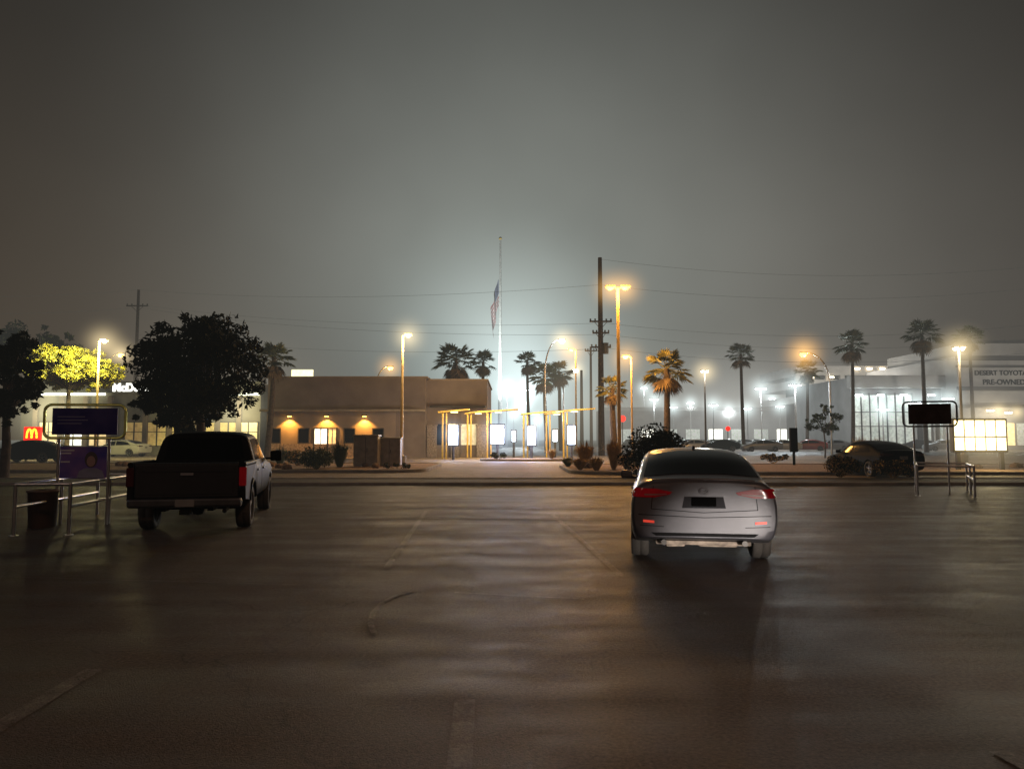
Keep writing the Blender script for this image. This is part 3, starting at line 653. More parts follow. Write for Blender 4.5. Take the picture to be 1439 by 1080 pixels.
# ------------------------------------------------------------------ trees
def leaves(mb, c, r, n, size, mi=0, sq=.8, el=1.6):
    for _ in range(n):
        v = Vector((R.gauss(0, 1), R.gauss(0, 1), R.gauss(0, 1))); v.normalize(); q = r*(R.random()**.45)
        p = c+Vector((v.x*q, v.y*q, v.z*q*sq))
        a = Vector((R.gauss(0, 1), R.gauss(0, 1), R.gauss(0, 1))).normalized(); b = a.orthogonal().normalized(); b = Matrix.Rotation(R.random()*6.28, 3, a) @ b
        s = size*(.6+R.random()*.8)
        t = a.cross(b)
        mb.add([p-b*s*el*.5, p+t*s*.32, p+b*s*el*.5, p-t*s*.32], [(0, 1, 2, 3)], mi if R.random() < .7 else mi+1)
def tree(px, py, d, wpx, hpx, mats, label, nclump=30, nl=230, size=.16, trunk=.16, seed=1):
    R.seed(seed); zc = gz(py, d); x = gx(px, d, zc); W = wpx/F*d/2; H = hpx/F*d/2
    rt = root('tree', (x, d, 0), 0, label=label, cat='tree')
    cl = []
    for k in range(nclump):
        v = Vector((R.gauss(0, 1), R.gauss(0, 1), R.gauss(0, 1))).normalized()*(.35+.55*R.random()**.5)
        cl.append(Vector((v.x*W, v.y*W, zc+v.z*H)))
    mb = MB(); zb = max(zc-H*.75, .8); mb.tube([(0, 0, 0), (.05, 0, zb*.5), (-.04, .03, zb)], trunk*1.2, 10, r1=trunk*.8)
    for c in cl:
        mid = Vector((c.x*.4, c.y*.4, zb+(c.z-zb)*.45)); mb.tube([(-.04, .03, zb*.95), mid, c], trunk*.45, 6, r1=.015)
    put('trunk', mb, [M_BARK], rt)
    mb = MB()
    for c in cl: leaves(mb, c, min(W, H)*(.24+.2*R.random()), nl, size)
    for k in range(nclump):
        v = Vector((R.gauss(0, 1), R.gauss(0, 1), R.gauss(0, 1))).normalized(); leaves(mb, Vector((v.x*W*.98, v.y*W*.98, zc+v.z*H*.98)), min(W, H)*.13, 30, size)
    put('crown', mb, mats, rt); return rt
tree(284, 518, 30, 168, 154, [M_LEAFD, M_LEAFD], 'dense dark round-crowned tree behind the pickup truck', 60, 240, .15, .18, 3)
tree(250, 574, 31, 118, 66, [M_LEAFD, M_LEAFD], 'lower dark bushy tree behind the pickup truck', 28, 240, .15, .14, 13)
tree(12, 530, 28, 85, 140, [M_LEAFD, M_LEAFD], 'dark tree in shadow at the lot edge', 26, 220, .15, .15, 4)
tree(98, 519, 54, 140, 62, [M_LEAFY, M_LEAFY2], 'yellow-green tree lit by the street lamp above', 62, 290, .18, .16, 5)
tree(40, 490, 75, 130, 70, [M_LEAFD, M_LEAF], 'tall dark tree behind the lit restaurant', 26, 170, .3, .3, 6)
tree(1158, 590, 58, 50, 42, [M_LEAFD, M_LEAF], 'small sparse ornamental tree in planter', 14, 70, .14, .06, 8)
def palm(px, py, d, wpx, label, seed=1, nfr=34, skirt=True, fr=None):
    R.seed(seed); z = gz(py, d); x = gx(px, d, z); W = wpx/F*d/2
    rt = root('palm_tree', (x, d, 0), 0, label=label, cat='palm tree', group='fan palms')
    mb = MB(); lean = R.uniform(-.4, .4); pts = [(lean*(t-1)**2, 0, z*t) for t in [i/8 for i in range(9)]]
    mb.tube(pts, .26, 10, r1=.17)
    put('trunk', mb, [M_BARK], rt); mb = MB()
    for k in range(nfr+(16 if skirt else 0)):
        dry = k >= nfr; a = R.random()*6.283; el = math.radians(R.uniform(-25, 80)) if not dry else math.radians(R.uniform(-80, -45))
        Lp = W*R.uniform(.45, .6)*(1 if not dry else .8); dirv = Vector((math.cos(a)*math.cos(el), math.sin(a)*math.cos(el), math.sin(el)))
        o = Vector((0, 0, z)); hub = o+dirv*Lp-Vector((0, 0, .08*W)); mb.tube([o, hub], .02, 4, mi=1 if dry else 0)
        side_ = dirv.cross(Vector((0, 0, 1))); side_ = side_.normalized() if side_.length > .05 else Vector((1, 0, 0)); up_ = side_.cross(dirv)
        Lf = W*R.uniform(.42, .6)
        for q in range(13):
            th = math.radians(-78+156*q/12+R.uniform(-4, 4)); dv = (dirv*math.cos(th)+side_*math.sin(th)).normalized()
            tip = hub+dv*Lf*(.75+.25*math.cos(th))-Vector((0, 0, Lf*(.18+.22*R.random()))); w_ = up_.cross(dv).normalized()*Lf*.07
            mid = hub.lerp(tip, .55)+Vector((0, 0, Lf*.07))
            mb.add([hub, mid-w_, tip, mid+w_], [(0, 1, 2, 3)], 1 if dry else 0)
    put('crown', mb, [fr or M_PALM, M_PDRY], rt)
for i, (px, py, d, wp) in enumerate([(641, 505, 80, 66), (679, 508, 95, 42), (741, 508, 100, 40), (765, 528, 88, 52), (786, 522, 92, 44), (937, 518, 50, 74), (860, 545, 52, 50),
                                     (1041, 497, 92, 44), (1197, 483, 88, 52), (1295, 468, 84, 56), (1362, 474, 95, 44), (385, 502, 57, 60), (1134, 520, 105, 40)]):
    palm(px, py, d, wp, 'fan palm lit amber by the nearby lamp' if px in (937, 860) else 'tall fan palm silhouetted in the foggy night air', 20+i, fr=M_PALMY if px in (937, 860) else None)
# ------------------------------------------------------------------ shrubs
def shrub(px, pyb, wpx, hpx, mats, label, d=None, dens=500, size=.08, z0=.12, name='shrub'):
    d = d or gd(pyb); x = gx(px, d); W = wpx/F*d/2; H = hpx/F*d/2; mb = MB()
    R.seed(int(px*7))
    for k in range(9):
        v = Vector((R.uniform(-.6, .6)*W, R.uniform(-.6, .6)*W, z0+H*R.uniform(.5, 1.2)))
        mb.tube([(0, 0, 0), v*.6, v], .02, 5, 1, r1=.006)
        leaves(mb, v, min(W, H)*.62, dens//3, size, 0, .9)
    return put(name, mb, mats, None, (x, d, 0), label=label, cat='shrub')
shrub(446, 662, 60, 40, [M_LEAF, M_LEAF], 'rounded clipped green shrub in the gravel island', 35, 1100)
shrub(420, 650, 40, 26, [M_LEAF, M_GRASS], 'pale low shrub beside clipped bush', 39, 500)
shrub(912, 672, 88, 84, [M_LEAFD, M_LEAFD], 'large dark shrub behind the grey sedan', 29, 1500, .1)
shrub(1178, 672, 60, 36, [M_LEAFD, M_GRASS], 'low brownish shrub in front of black sedan', 28.2, 1000, .07)
shrub(1253, 674, 56, 32, [M_LEAFD, M_GRASS], 'low brownish shrub in front of black sedan', 28, 1000, .07)
shrub(560, 657, 60, 10, [M_LEAF, M_GRASS], 'spreading groundcover plant at island edge', 35, 500, .06)
shrub(1205, 640, 60, 22, [M_LEAFD, M_LEAF], 'dark green hedge shrub in planter', 50, 500)
shrub(1085, 640, 50, 14, [M_LEAFD, M_GRASS], 'low dark shrub in planter', 45, 400)
shrub(700, 634, 30, 12, [M_LEAFD, M_LEAF], 'small shrub on drive-through island', 51.5, 300)
def grass(px, d, wpx, hpx, mats, label, n=220, z0=.12):
    R.seed(int(px)); x = gx(px, d); W = wpx/F*d/2; H = hpx/F*d; mb = MB()
    for _ in range(n):
        a = R.random()*6.28; t = R.random()**.6; b = Vector((math.cos(a)*.15*W, math.sin(a)*.15*W, z0-.02)); o = Vector((math.cos(a), math.sin(a), 0))
        mid = b+o*W*.5*t+Vector((0, 0, H*.7*R.uniform(.6, 1))); tip = b+o*W*t*1.1+Vector((0, 0, H*(1.0-.35*t)*R.uniform(.7, 1.05))); s = Vector((-o.y, o.x, 0))*.018
        mb.add([b-s, b+s, mid+s, mid-s], [(0, 1, 2, 3)]); mb.add([mid-s, mid+s, tip], [(0, 1, 2)])
    put('ornamental_grass', mb, mats, None, (x, d, 0), label=label, cat='grass plant', group='spiky desert plants')
for px, d, wp, hp in ((478, 37, 42, 44), (394, 40, 34, 30), (822, 36, 42, 44), (862, 34, 34, 52), (798, 38, 28, 16), (838, 33, 36, 24), (815, 34, 34, 20), (880, 35, 34, 26), (960, 36, 30, 26), (1210, 44, 36, 44), (1235, 46, 30, 40), (1010, 42, 26, 18), (817, 52, 20, 22), (775, 52, 20, 18)):
    grass(px, d, wp, hp, [M_LEAF if px in (478, 394, 798, 1010) else M_GRASS], 'spiky clump of long thin leaves in gravel bed')
for i in range(26):
    R.seed(100+i); s_ = R.choice((-1, 1)); x = R.uniform(-24, -5) if s_ < 0 else R.uniform(3.5, 26); y = R.uniform(34, 39) if s_ < 0 else R.uniform(32, 38)
    bm = bmesh.new(); bmesh.ops.create_icosphere(bm, subdivisions=2, radius=R.uniform(.14, .32))
    for v in bm.verts: v.co *= R.uniform(.85, 1.12); v.co.z *= .7
    me = bpy.data.meshes.new('rock'); bm.to_mesh(me); bm.free(); me.materials.append(M_SOIL)
    put('rock', me, None, None, (x, y, .18), label='rough tan landscaping boulder on gravel', cat='rock', group='landscaping boulders')
# ------------------------------------------------------------------ buildings
def bldg_brown():
    d = 60; X = lambda px: gx(px, d, 4); Z = lambda py: gz(py, d)
    rt = root('restaurant', (0, 0, 0), 0, label='low brown stucco restaurant with amber wall sconces', cat='building')
    x0, x1, x2 = X(376), X(598), X(684); zt = Z(530)
    mb = MB(); mb.bx(x0, x1, d, d+14, 0, zt); mb.bx(x1, x2, d+.8, d+13, 0, zt-.15); put('wall', mb, [M_BROWN], rt)
    mb = MB(); mb.bx(x0-.15, x1+.15, d-.12, d+14.1, zt-.05, zt+.08); mb.bx(x1+.15, x2+.1, d+.65, d+13.1, zt-.2, zt-.07); put('parapet_cap', mb, [M_TAN], rt)
    zc = Z(577); mb = MB(); mb.bx(x0-.3, X(598), d-1.1, d-.003, zc-.09, zc+.10, 0, .03); put('canopy', mb, [M_TANP], rt)
    mb = MB(); mb.bx(x0-.02, X(556), d-.06, d-.003, .1, zc-.12); put('wall_panel', mb, [M_TAN], rt)
    M_STONE = mat('stacked_stone', (.28, .23, .19), .9, var=.55, scale=9, bump=.9, bscale=8)
    for px in (606, 640, 676):
        mb = MB(); mb.bx(X(px)-.4, X(px)+.4, d+.45, d+.797, 0, Z(598), 0, .03); mb.bx(X(px)-.46, X(px)+.46, d+.4, d+.797, Z(598), Z(598)+.12); put('stone_pier', mb, [M_STONE], rt)
    mb = MB(); mb.bx(x0-.05, X(556), d-.14, d-.063, 0, 1.1); put('stone_base', mb, [M_STONE], rt)
    for px in (408, 460, 513):
        xx = X(px); mb = MB(); mb.bx(xx-.22, xx+.22, d-.32, d-.063, zc-.42, zc-.30, 0, .02); mb.bx(xx-.03, xx+.03, d-.2, d-.063, zc-.55, zc-.42); put('wall_sconce', mb, [M_DMETAL], rt)
        mb = MB(); mb.bx(xx-.14, xx+.14, d-.27, d-.12, zc-.50, zc-.425, 0, .02); put('sconce_lens', mb, [E_SODD], rt)
        light('SPOT', (xx, d-.5, zc-.56), 650, (1, .44, .07), .06, rt, target=(xx, d-.12, zc-2.2), angle=115, blend=.5)
        fog_glow(xx, d-.7, zc-.9, 1.3, C_SOD, .25)
    for px, wd, m in ((452, 1.1, E_WINW), (468, .7, E_WIN)):
        mb = MB(); xx = X(px); mb.bx(xx-wd/2, xx+wd/2, d-.10, d-.066, .15 if px == 452 else 1.0, 2.3); put('door' if px == 452 else 'window', mb, [m], rt)
        mb = MB()
        for e in (-1, 1): mb.bx(xx+e*wd/2-.05, xx+e*wd/2+.05, d-.15, d-.066, .12, 2.4)
        mb.bx(xx-wd/2+.052, xx+wd/2-.052, d-.15, d-.066, 2.3, 2.4); mb.bx(xx-.025, xx+.025, d-.14, d-.103, .15, 2.3); put('door_frame', mb, [M_DMETAL], rt)
    for px in (388, 428, 492, 532):
        xx = X(px); mb = MB(); mb.bx(xx-.4, xx+.4, d-.085, d-.066, 1.2, 2.3); put('window', mb, [M_GLASS], rt)
        mb = MB(); mb.bx(xx-.48, xx-.4, d-.12, d-.066, 1.12, 2.38); mb.bx(xx+.4, xx+.48, d-.12, d-.066, 1.12, 2.38); mb.bx(xx-.4, xx+.4, d-.12, d-.066, 2.3, 2.38); mb.bx(xx-.4, xx+.4, d-.12, d-.066, 1.12, 1.2); put('window_frame', mb, [M_DMETAL], rt)
    for px in (622, 658):
        xx = X(px); mb = MB(); mb.bx(xx-.7, xx+.7, d+.76, d+.796, 1.0, 2.7); put('window', mb, [E_WINC if px == 658 else M_GLASS], rt)
    mb = MB(); mb.bx(X(604), X(682), d+.1, d+.78, Z(572), Z(572)+.14, 0, .03); put('awning', mb, [M_DMETAL], rt)
    mb = MB(); mb.bx(X(440), X(470), d+5, d+7.5, zt, zt+.35, 0, .05); mb.bx(X(620), X(640), d+5, d+7, zt-.35, zt+.1, 0, .05); put('roof_unit', mb, [M_GREY], rt)
bldg_brown()
def bldg_left():
    d = 68; X = lambda px: gx(px, d, 4); Z = lambda py: gz(py, d)
    rt = root('restaurant', (0, 0, 0), 0, label='brightly lit cream fast food restaurant with glazed front', cat='building')
    zt = Z(538); x0, x1 = X(30), X(366)
    mb = MB(); mb.bx(x0, x1, d, d+16, 0, zt); put('wall', mb, [M_CREAM], rt)
    mb = MB(); mb.bx(x0-.2, x1+.2, d-.25, d-.003, zt-.9, zt+.15, 0, .03); put('fascia', mb, [mat('grey_fascia', (.13, .12, .10), .6)], rt)
    mb = MB(); mb.bx(X(60), X(150), d-.45, d-.253, zt-1.15, zt-.95, 0, .03); mb.bx(X(320), x1, d-.45, d-.253, zt-1.15, zt-.95, 0, .03); put('light_bar', mb, [em('light_bar_glow', (.95, 1, .75), 3.5)], rt)
    for px in (70, 105, 140, 190, 222, 255, 290, 322, 350):
        xx = X(px); mb = MB(); mb.bx(xx-.85, xx+.85, d-.06, d-.003, .9, 3.0); put('window', mb, [(E_WIN if px % 3 else E_WINW) if (px < 150 or px > 330) else E_WIND], rt)
        mb = MB()
        for e in (-.87, 0, .87): mb.bx(xx+e-.05, xx+e+.05, d-.12, d-.063, .8, 3.1)
        mb.bx(xx-.82, xx-.052, d-.11, d-.063, 3.0, 3.1); mb.bx(xx+.052, xx+.82, d-.11, d-.063, 3.0, 3.1); mb.bx(xx-.82, xx-.052, d-.11, d-.063, 2.1, 2.16); mb.bx(xx+.052, xx+.82, d-.11, d-.063, 2.1, 2.16); put('window_frame', mb, [M_DMETAL], rt)
    for px in (52, 88, 122, 156, 206, 240, 274, 307, 337):
        mb = MB(); mb.bx(X(px)-.22, X(px)+.22, d-.3, d-.003, 0, zt-1.2, 0, .03); put('pilaster', mb, [M_TAN], rt)
    text('lettering', "McDonald's", 1.0, (X(196), d-.36, Z(545)), E_LET, rt, .03, .04)
    for px in (60, 110, 350):
        light('POINT', (X(px), d-1.6, 3.8), 170, (1, .88, .5), .2, rt)
    fog_glow(X(100), d-3, 4.0, 5.5, (1, .95, .6), .4, 2.5); fog_glow(X(345), d-3, 4.0, 4.5, (1, .92, .6), .4, 2.5)
bldg_left()
d = 50; z = gz(609, d); x = gx(46, d)
rt = root('restaurant_sign', (x, d, 0), 0, label='small red sign with yellow double arch emblem', cat='sign')
mb = MB(); mb.bx(-.58, .58, -.1, .1, z-.5, z+.46, 0, .05); put('sign_panel', mb, [E_REDS], rt)
mb = MB(); mb.cyl((-.4, 0, 0), (-.4, 0, z-.5), .06); mb.cyl((.4, 0, 0), (.4, 0, z-.5), .06); put('post', mb, [M_DMETAL], rt)
mb = MB()
for c in (-.17, .17): mb.tube([(c+.17*math.cos(a), -.13, z-.3+.6*math.sin(a)) for a in [math.pi*i/14 for i in range(15)]], .055, 8)
put('arch_emblem', mb, [em('arch_glow', (1, .6, .03), 2.5)], rt)
d = 76; rt = root('roof_sign', (gx(423, d), d, 0), 0, label='small glowing white sign box on short roof posts', cat='sign')
zz = gz(524, d); mb = MB(); mb.bx(-1.1, 1.1, -.15, .15, zz-.35, zz+.35, 0, .05); put('sign_panel', mb, [em('sign_glow_warm', (1, .9, .5), 1.6)], rt)
mb = MB(); mb.cyl((-.7, 0, 0), (-.7, 0, zz-.35), .08); mb.cyl((.7, 0, 0), (.7, 0, zz-.35), .08); put('post', mb, [M_DMETAL], rt)
def dealer():
    d = 105; e = d-4; X = lambda px, z=8: gx(px, d, z); Z = lambda py: gz(py, d); XE = lambda px: gx(px, e, 8); ZE = lambda py: gz(py, e)
    rt = root('car_dealership', (0, 0, 0), 0, label='white and grey two-storey car dealership with lit glass showroom', cat='building')
    mb = MB(); mb.bx(XE(1346), XE(1600), e, d+22, 0, ZE(500)); mb.bx(XE(1374), XE(1600), e+1, d+20, ZE(500), ZE(478)); put('wall', mb, [M_WHITE], rt)
    mb = MB(); mb.bx(X(1195), X(1345), d, d+20, 0, Z(530)); put('showroom_wall', mb, [M_GREY], rt)
    mb = MB(); mb.bx(X(1190), X(1345), d-1.2, d-.003, Z(546), Z(528), 0, .1); put('fascia', mb, [M_WHITE], rt)
    mb = MB()
    for ya, yb in ((506, 500), (516, 513), (548, 543), (572, 568)): mb.bx(XE(1344), XE(1600), e-.4, e-.003, ZE(ya), ZE(yb), 0, .03)
    mb.bx(XE(1370), XE(1600), e+.6, e+.997, ZE(481), ZE(477)); put('band', mb, [M_GREYD], rt)
    for i in range(7):
        a = X(1198+i*12); b = X(1198+i*12+10.5)
        mb = MB(); mb.bx(a, b, d-.1, d-.003, .6, Z(555)); put('window', mb, [E_WINC], rt)
    mb = MB()
    for i in range(8): xx = X(1197+i*12-.2); mb.bx(xx-.08, xx+.08, d-.2, d-.103, .4, Z(552))
    for zz in (3.2, 5.2): mb.bx(X(1197), X(1281), d-.17, d-.104, zz, zz+.1)
    put('mullion', mb, [M_DMETAL], rt)
    for i in range(5):
        a = X(1286+i*11); mb = MB(); mb.bx(a, a+.85, d-.1, d-.003, .6, Z(565)); put('window', mb, [E_WINC if i % 2 else M_GLASS], rt)
    for i in range(6):
        a = XE(1362+i*16); mb = MB(); mb.bx(a, a+1.2, e-.1, e-.003, .6, 3.6); put('window', mb, [E_WIN if i % 2 else E_WINC], rt)
    M_LT = mat('dark_grey_letters', (.03, .03, .032), .6, spec=.1)
    text('lettering', 'DESERT TOYOTA', .92, (XE(1407), e-.06, ZE(524)), M_LT, rt, .04, .02)
    text('lettering', 'PRE-OWNED', 1.0, (XE(1411), e-.06, ZE(537)), M_LT, rt, .04, .02)
    for px, py in ((1200, 556), (1230, 556), (1262, 556), (1300, 556)):
        mb = MB(); mb.box(X(px), d-1.5, Z(py), .9, .3, .15, 0, 0, .04); put('soffit_light', mb, [E_COOL], rt)
        light('POINT', (X(px), d-3.2, Z(py)-.5), 25, (1, .97, .9), .2, rt); fog_glow(X(px), d-2.5, Z(py), 2.0, C_WH, .4)
    for px, py in ((1385, 577), (1410, 580)):
        mb = MB(); mb.box(XE(px), e-.8, ZE(py), .9, .3, .15, 0, 0, .04); put('soffit_light', mb, [E_WARM], rt)
        light('POINT', (XE(px), e-2.4, ZE(py)-.5), 130, (1, .95, .8), .2, rt); fog_glow(XE(px), e-2.5, ZE(py), 2.4, C_WM, .7)
    light('POINT', (X(1400), d-26, 14), 7500, (1, .92, .82), .5, rt)  # added fill to brighten the front; no lamp stands here
dealer()
d = 135; mb = MB(); X = lambda px: gx(px, d, 10)
rt = root('parking_structure', (0, 0, 0), 0, label='grey multi-level parking deck with rooftop lights', cat='building')
mb.bx(X(1120), X(1360), d, d+20, gz(527, d), gz(514, d)); mb.bx(X(1120), X(1360), d, d+20, gz(545, d), gz(533, d)); mb.bx(X(1120), X(1360), d, d+20, gz(566, d), gz(556, d))
for i in range(12): xx = X(1122+i*21); mb.bx(xx-.4, xx+.4, d+.1, d+.8, 0, gz(527, d)-.01)
put('deck', mb, [M_WHITE], rt)
mb = MB(); mb.bx(X(1122), X(1358), d+6, d+6.3, 0, gz(528, d)); put('inner_wall', mb, [M_BLK], rt)
for px, py in ((1140, 530), (1168, 530), (1205, 518), (1222, 518), (1240, 518), (1256, 518), (1275, 518), (1300, 518), (1322, 518), (1338, 518), (1128, 550), (1158, 550), (1182, 550)):
    mb = MB(); mb.box(X(px), d-.3, gz(py, d), .9, .2, .25, 0, 0, .05); put('deck_light', mb, [E_WARM], rt)
light('POINT', (X(1260), d-12, gz(500, d)), 4500, (1, .92, .8), .5, rt); light('POINT', (X(1150), d-11, gz(540, d)), 3000, (1, .95, .85), .5, rt)
d = 150; rt = root('service_building', (0, 0, 0), 0, label='long low pale service building with lit bays in haze', cat='building')
mb = MB(); mb.bx(gx(850, d), gx(1195, d), d, d+15, 0, gz(574, d)); put('wall', mb, [M_GREY], rt)
for i in range(10):
    mb = MB(); a = gx(868+i*32, d); mb.bx(a, a+2.8, d-.08, d-.003, .3, 3.4); put('bay_door', mb, [E_WINW if i % 3 == 1 else E_WINC], rt)
mb = MB(); mb.bx(gx(848, d), gx(1197, d), d-.3, d-.003, gz(577, d), gz(572, d)); put('fascia', mb, [M_WHITE], rt)
for px, py, d, s in ((875, 588, 78, .6), (1023, 602, 90, .5), (862, 598, 80, .4)):
    rt = root('traffic_sign', (gx(px, d), d, 0), 0, label='small glowing red sign on a thin post', cat='sign', group='small red signs')
    zz = gz(py, d); mb = MB(); mb.cyl((0, 0, 0), (0, 0, zz), .05); put('post', mb, [M_DMETAL], rt)
    mb = MB(); mb.prism([(s*.6*math.cos(a), zz+s*.6*math.sin(a)) for a in [math.pi/8+math.pi/4*i for i in range(8)]], -.12, -.06); put('sign_panel', mb, [E_REDS], rt)
# ------------------------------------------------------------------ drive-through
def canopy(px, d, zp, label, arm=(-.3, 2.4), post=.065):
    x = gx(px, d); rt = root('drive_through_canopy', (x, d, 0), 0, label=label, cat='canopy', group='drive-through canopies')
    z = gz(zp, d); mb = MB(); mb.bx(-post, post, -post, post, 0, z, 0, .02); mb.bx(post*3.4, post*5.0, -post, post, 0, z, 0, .02); put('post', mb, [M_YEL], rt)
    t = .22
    mb = MB(); mb.prism([(arm[0], z+.01), (arm[1], z+.01+t), (arm[1], z+.09+t), (arm[0], z+.09)], -.6, .6); put('canopy_roof', mb, [M_YEL], rt)
    mb = MB(); mb.bx(.6, 1.1, -.25, .25, z-.02+t*.2, z+.01+t*.3, 0, .01); put('canopy_light', mb, [E_CAN], rt)
    light('POINT', (.9, -2.2, z-.4), 420, (1, .72, .36), .2, rt)
for cp, cd_, cz_, ar in ((622, 55, 580, (-.3, 2.0)), (657, 59, 582, (-.2, 1.2)), (685, 58, 580, (-.9, 2.4)), (736, 54, 583, (-.2, 2.2)), (768, 60, 583, (-.2, 1.4)), (792, 57, 579, (-.8, 2.4))):
    canopy(cp, cd_, cz_, 'yellow steel canopy over the drive-through lane', ar)
def menu(px, py0, py1, wpx, d, label, pw=140):
    x = gx(px, d); rt = root('menu_board', (x, d, 0), 0, label=label, cat='menu board', group='illuminated menu boards')
    z0 = gz(py1, d); z1 = gz(py0, d); W = wpx/F*d
    mb = MB(); mb.bx(-W/2-.09, W/2+.09, -.1, .12, z0-.09, z1+.09, 0, .03); mb.cyl((0, 0, 0), (0, 0, z0-.09), .09); put('frame', mb, [M_DMETAL], rt)
    mb = MB(); mb.bx(-W/2, W/2, -.125, -.103, z0, z1); put('screen', mb, [E_MENU], rt)
    if pw: light('POINT', (0, -.6, (z0+z1)/2), pw, (.55, .62, 1), .35, rt)
menu(637, 597, 625, 13, 53, 'glowing white menu board beside yellow canopy')
menu(699, 597, 623, 18, 53, 'glowing white menu board beside yellow canopy', 500)
menu(747, 599, 625, 10, 53, 'narrow glowing menu board beside yellow canopy', 500)
menu(803, 598, 624, 10, 54, 'narrow glowing menu board beside yellow canopy')
menu(722, 605, 620, 5, 60, 'small glowing menu board beside yellow canopy', 0)
menu(780, 604, 620, 6, 60, 'small glowing menu board beside yellow canopy', 0)
d = 34; x = gx(1376, d); z0, z1 = gz(633, d), gz(590, d)
rt = root('illuminated_sign', (x, d, 0), 0, label='wide sign cabinet with rows of glowing cream panels', cat='sign')
mb = MB(); mb.bx(-1.25, 1.25, -.1, .2, z0-.08, z1+.08, 0, .03)
for xx in (-1, 1): mb.bx(xx-.08, xx+.08, -.05, .1, 0, z0-.08)
put('frame', mb, [M_DMETAL], rt)
for i in range(5):
    for j, (a, b) in enumerate(((0.02, .44), (.48, 1.0))):
        mb = MB(); xa = -1.18+i*.48; mb.bx(xa, xa+.40, -.13, -.103, z0+(z1-z0)*a, z0+(z1-z0)*b-.02); put('panel', mb, [E_YPAN], rt)
light('POINT', (0, -1.0, z0+.6), 150, (1, .78, .40), .5, rt); fog_glow(x, d-.4, (z0+z1)/2, 2.6, C_WM, .4, 2.0)
d = 38
rt = root('utility_cabinet', (gx(516, d), d, 0), 0, label='tan metal utility cabinet with sloped lid in island', cat='utility cabinet', group='utility cabinets')
mb = MB(); mb.bx(-.62, .62, -.4, .4, .14, 1.62, 0, .04); put('box', mb, [M_TANP], rt)
mb = MB(); mb.bx(-.66, .66, -.46, .44, 1.623, 1.72, 0, .03); put('lid', mb, [M_TANP], rt)
mb = MB(); mb.bx(-.01, .01, -.415, -.403, .2, 1.58); mb.box(.08, -.42, .95, .03, .03, .2); put('door_seam', mb, [M_DMETAL], rt)
copy_thing(rt, (gx(542, d)+.1, d+.9, 0), 0, .92)
d = 40; rt = root('sign_post', (gx(1115, d), d, 0), 0, label='dark rectangular post sign in the planter', cat='sign')
mb = MB(); mb.bx(-.2, .2, -.1, .1, .8, 2.1, 0, .03); mb.cyl((0, 0, 0), (0, 0, .8), .07); put('post', mb, [M_BLK], rt)
# ------------------------------------------------------------------ cart returns
def poster(name, ca, cb):
    m = bpy.data.materials.new(name); m.use_nodes = True
    nt = m.node_tree; N = nt.nodes; L = nt.links; b = N['Principled BSDF']
    tc = N.new('ShaderNodeTexCoord'); nz = N.new('ShaderNodeTexNoise'); nz.inputs['Scale'].default_value = 3.2; nz.inputs['Detail'].default_value = 1
    L.new(tc.outputs['Object'], nz.inputs['Vector']); cr = N.new('ShaderNodeValToRGB'); L.new(nz.outputs['Fac'], cr.inputs[0])
    cr.color_ramp.elements[0].position = .35; cr.color_ramp.elements[0].color = (*ca, 1); cr.color_ramp.elements[1].position = .75; cr.color_ramp.elements[1].color = (*cb, 1)
    L.new(cr.outputs[0], b.inputs['Base Color']); b.inputs['Roughness'].default_value = .5; b.inputs['Specular IOR Level'].default_value = .2; return m
M_POST = poster('purple_poster', (.035, .04, .24), (.16, .10, .26)); M_PNL = poster('dark_blue_panel', (.015, .018, .10), (.045, .04, .13)); M_PDARK = poster('dark_poster', (.012, .010, .014), (.03, .025, .032))
M_FRY = mat('frame_painted_reflection', (.72, .78, .25), .3, .6)  # yellow-green reflection on the frame put into its base colour
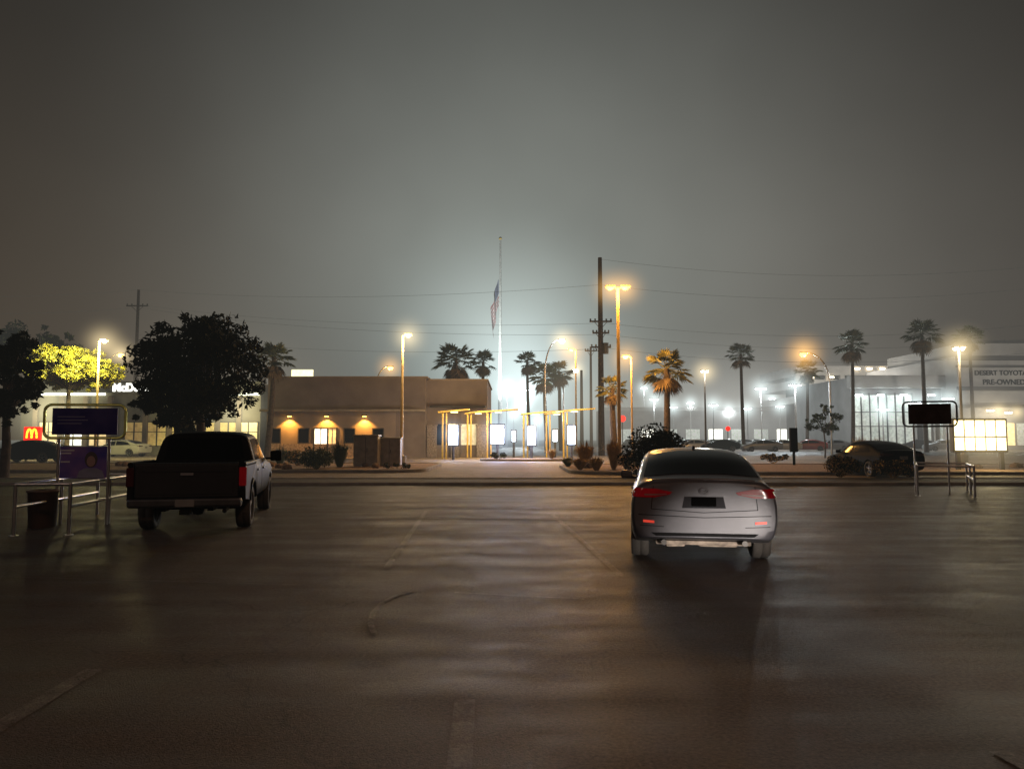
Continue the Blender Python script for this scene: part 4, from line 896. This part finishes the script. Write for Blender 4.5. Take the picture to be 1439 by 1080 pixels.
def corral(loc, rz, W, Ln, sign, label, pm, has_poster=True):
    rt = root('cart_return', loc, rz, label=label, cat='cart return')
    for s in (-1, 1):
        mb = MB(); x = s*W/2
        for zz in (.80, .45):
            mb.tube([(x, 0, zz), (x, Ln, zz)], .028, 10)
        for y in (0, Ln*.5, Ln): mb.tube([(x, y, 0), (x, y, .80)], .028, 10)
        mb.lathe([(.07, 0), (.07, .012), (.03, .014)], 12, 'Z', 0, Matrix.Translation((x, 0, 0)))
        put('rail', mb, [M_METAL], rt)
    mb = MB(); mb.tube([(-W/2, 0, .80), (W/2, 0, .80)], .028); mb.tube([(-W/2, Ln, .80), (W/2, Ln, .80)], .028); put('crossbar', mb, [M_METAL], rt)
    cx, cy, sw, z0, z1 = sign
    mb = MB(); q = rrect(cx-sw/2, cx+sw/2, z0, z1, .12, 5); mb.tube([(a, cy, b_) for a, b_ in q], .026, 10, closed=True); put('sign_frame', mb, [M_DMETAL if not has_poster else M_FRY], rt)
    mb = MB(); mb.bx(cx-sw/2+.13, cx+sw/2-.13, cy-.015, cy+.015, z0+.06, z1-.06, 0, .006); put('sign_panel', mb, [M_PNL if has_poster else pm], rt)
    for s in (-1, 1):
        mb = MB(); mb.tube([(cx+s*sw*.31, cy, 0), (cx+s*sw*.31, cy, z0)], .025, 8); put('sign_post', mb, [M_METAL], rt)
    if has_poster:
        mb = MB(); mb.bx(cx-sw*.31+.03, cx+sw*.31-.03, cy-.015, cy+.015, .82, 1.38, 0, .006); put('poster', mb, [pm], rt)
        mb = MB(); el = lambda ex, ez, a, b: [(cx+ex+a*math.cos(t), ez+b*math.sin(t)) for t in [math.pi*2*i/20 for i in range(20)]]
        mb.prism([(cx-.10, .83), (cx+.36, .83), (cx+.32, .95), (cx+.22, 1.0), (cx+.04, 1.0), (cx-.06, .95)], cy-.019, cy-.0155, 1)
        mb.prism(el(.13, 1.15, .105, .14), cy-.0215, cy-.0195, 2); mb.prism(el(.13, 1.12, .07, .095), cy-.024, cy-.022, 0)
        put('poster_portrait', mb, [mat('print_skin', (.25, .15, .13), .6), mat('print_shirt', (.16, .16, .24), .6), mat('print_hair', (.04, .025, .03), .6)], rt)
        for k, (zz, ww) in enumerate(((1.30, .22), (1.25, .17), (1.10, .15))):
            mb = MB(); mb.bx(cx-.37, cx-.37+ww, cy-.02, cy-.016, zz, zz+.025); put('poster_text', mb, [mat('pale_print', (.4, .4, .45), .5)], rt)
        for k, (zz, ww) in enumerate(((1.90, .45), (1.84, .5), (1.78, .4))):
            mb = MB(); mb.bx(cx-.45, cx-.45+ww, cy-.02, cy-.016, zz, zz+.015); put('poster_text', mb, [mat('dim_print', (.12, .12, .22), .5)], rt)
    return rt
corral((gx(64, 11.8), 11.8, 0), math.radians(9), .8, 3.3, (.04, 1.4, 1.34, 1.53, 2.12), 'stainless steel cart return rails with purple advertising sign', M_POST)
corral((gx(1326, 19.6), 19.6, 0), math.radians(-28), 1.3, 2.8, (-.28, .9, 1.3, 1.86, 2.54), 'steel cart return rails with dark framed sign', M_PDARK, False)
x = gx(64, 12.9); rt = root('trash_can', (x, 12.9, 0), 0, label='brown cylindrical trash can inside the cart return rails', cat='trash can')
mb = MB(); mb.lathe([(.001, 0), (.2, 0), (.23, .6), (.25, .6), (.25, .64), (.21, .64), (.2, .1), (.001, .08)], 28); put('bin', mb, [mat('brown_plastic', (.10, .06, .045), .6)], rt)
# ------------------------------------------------------------------ lot lighting from behind the viewpoint (lot lamps, headlights)
light('POINT', (5, -4, 10), 1500, (1, .56, .34), .5)
light('POINT', (-12, -12, 9.5), 800, (1, .64, .46), .4)
light('SPOT', (4.2, -6, .5), 15000, (1, .90, .80), .12, target=(2.5, 9, -.02), angle=8.2, blend=1.0)
light('POINT', (-14, 6, 8), 160, (.75, .85, 1), .3)
print('built')
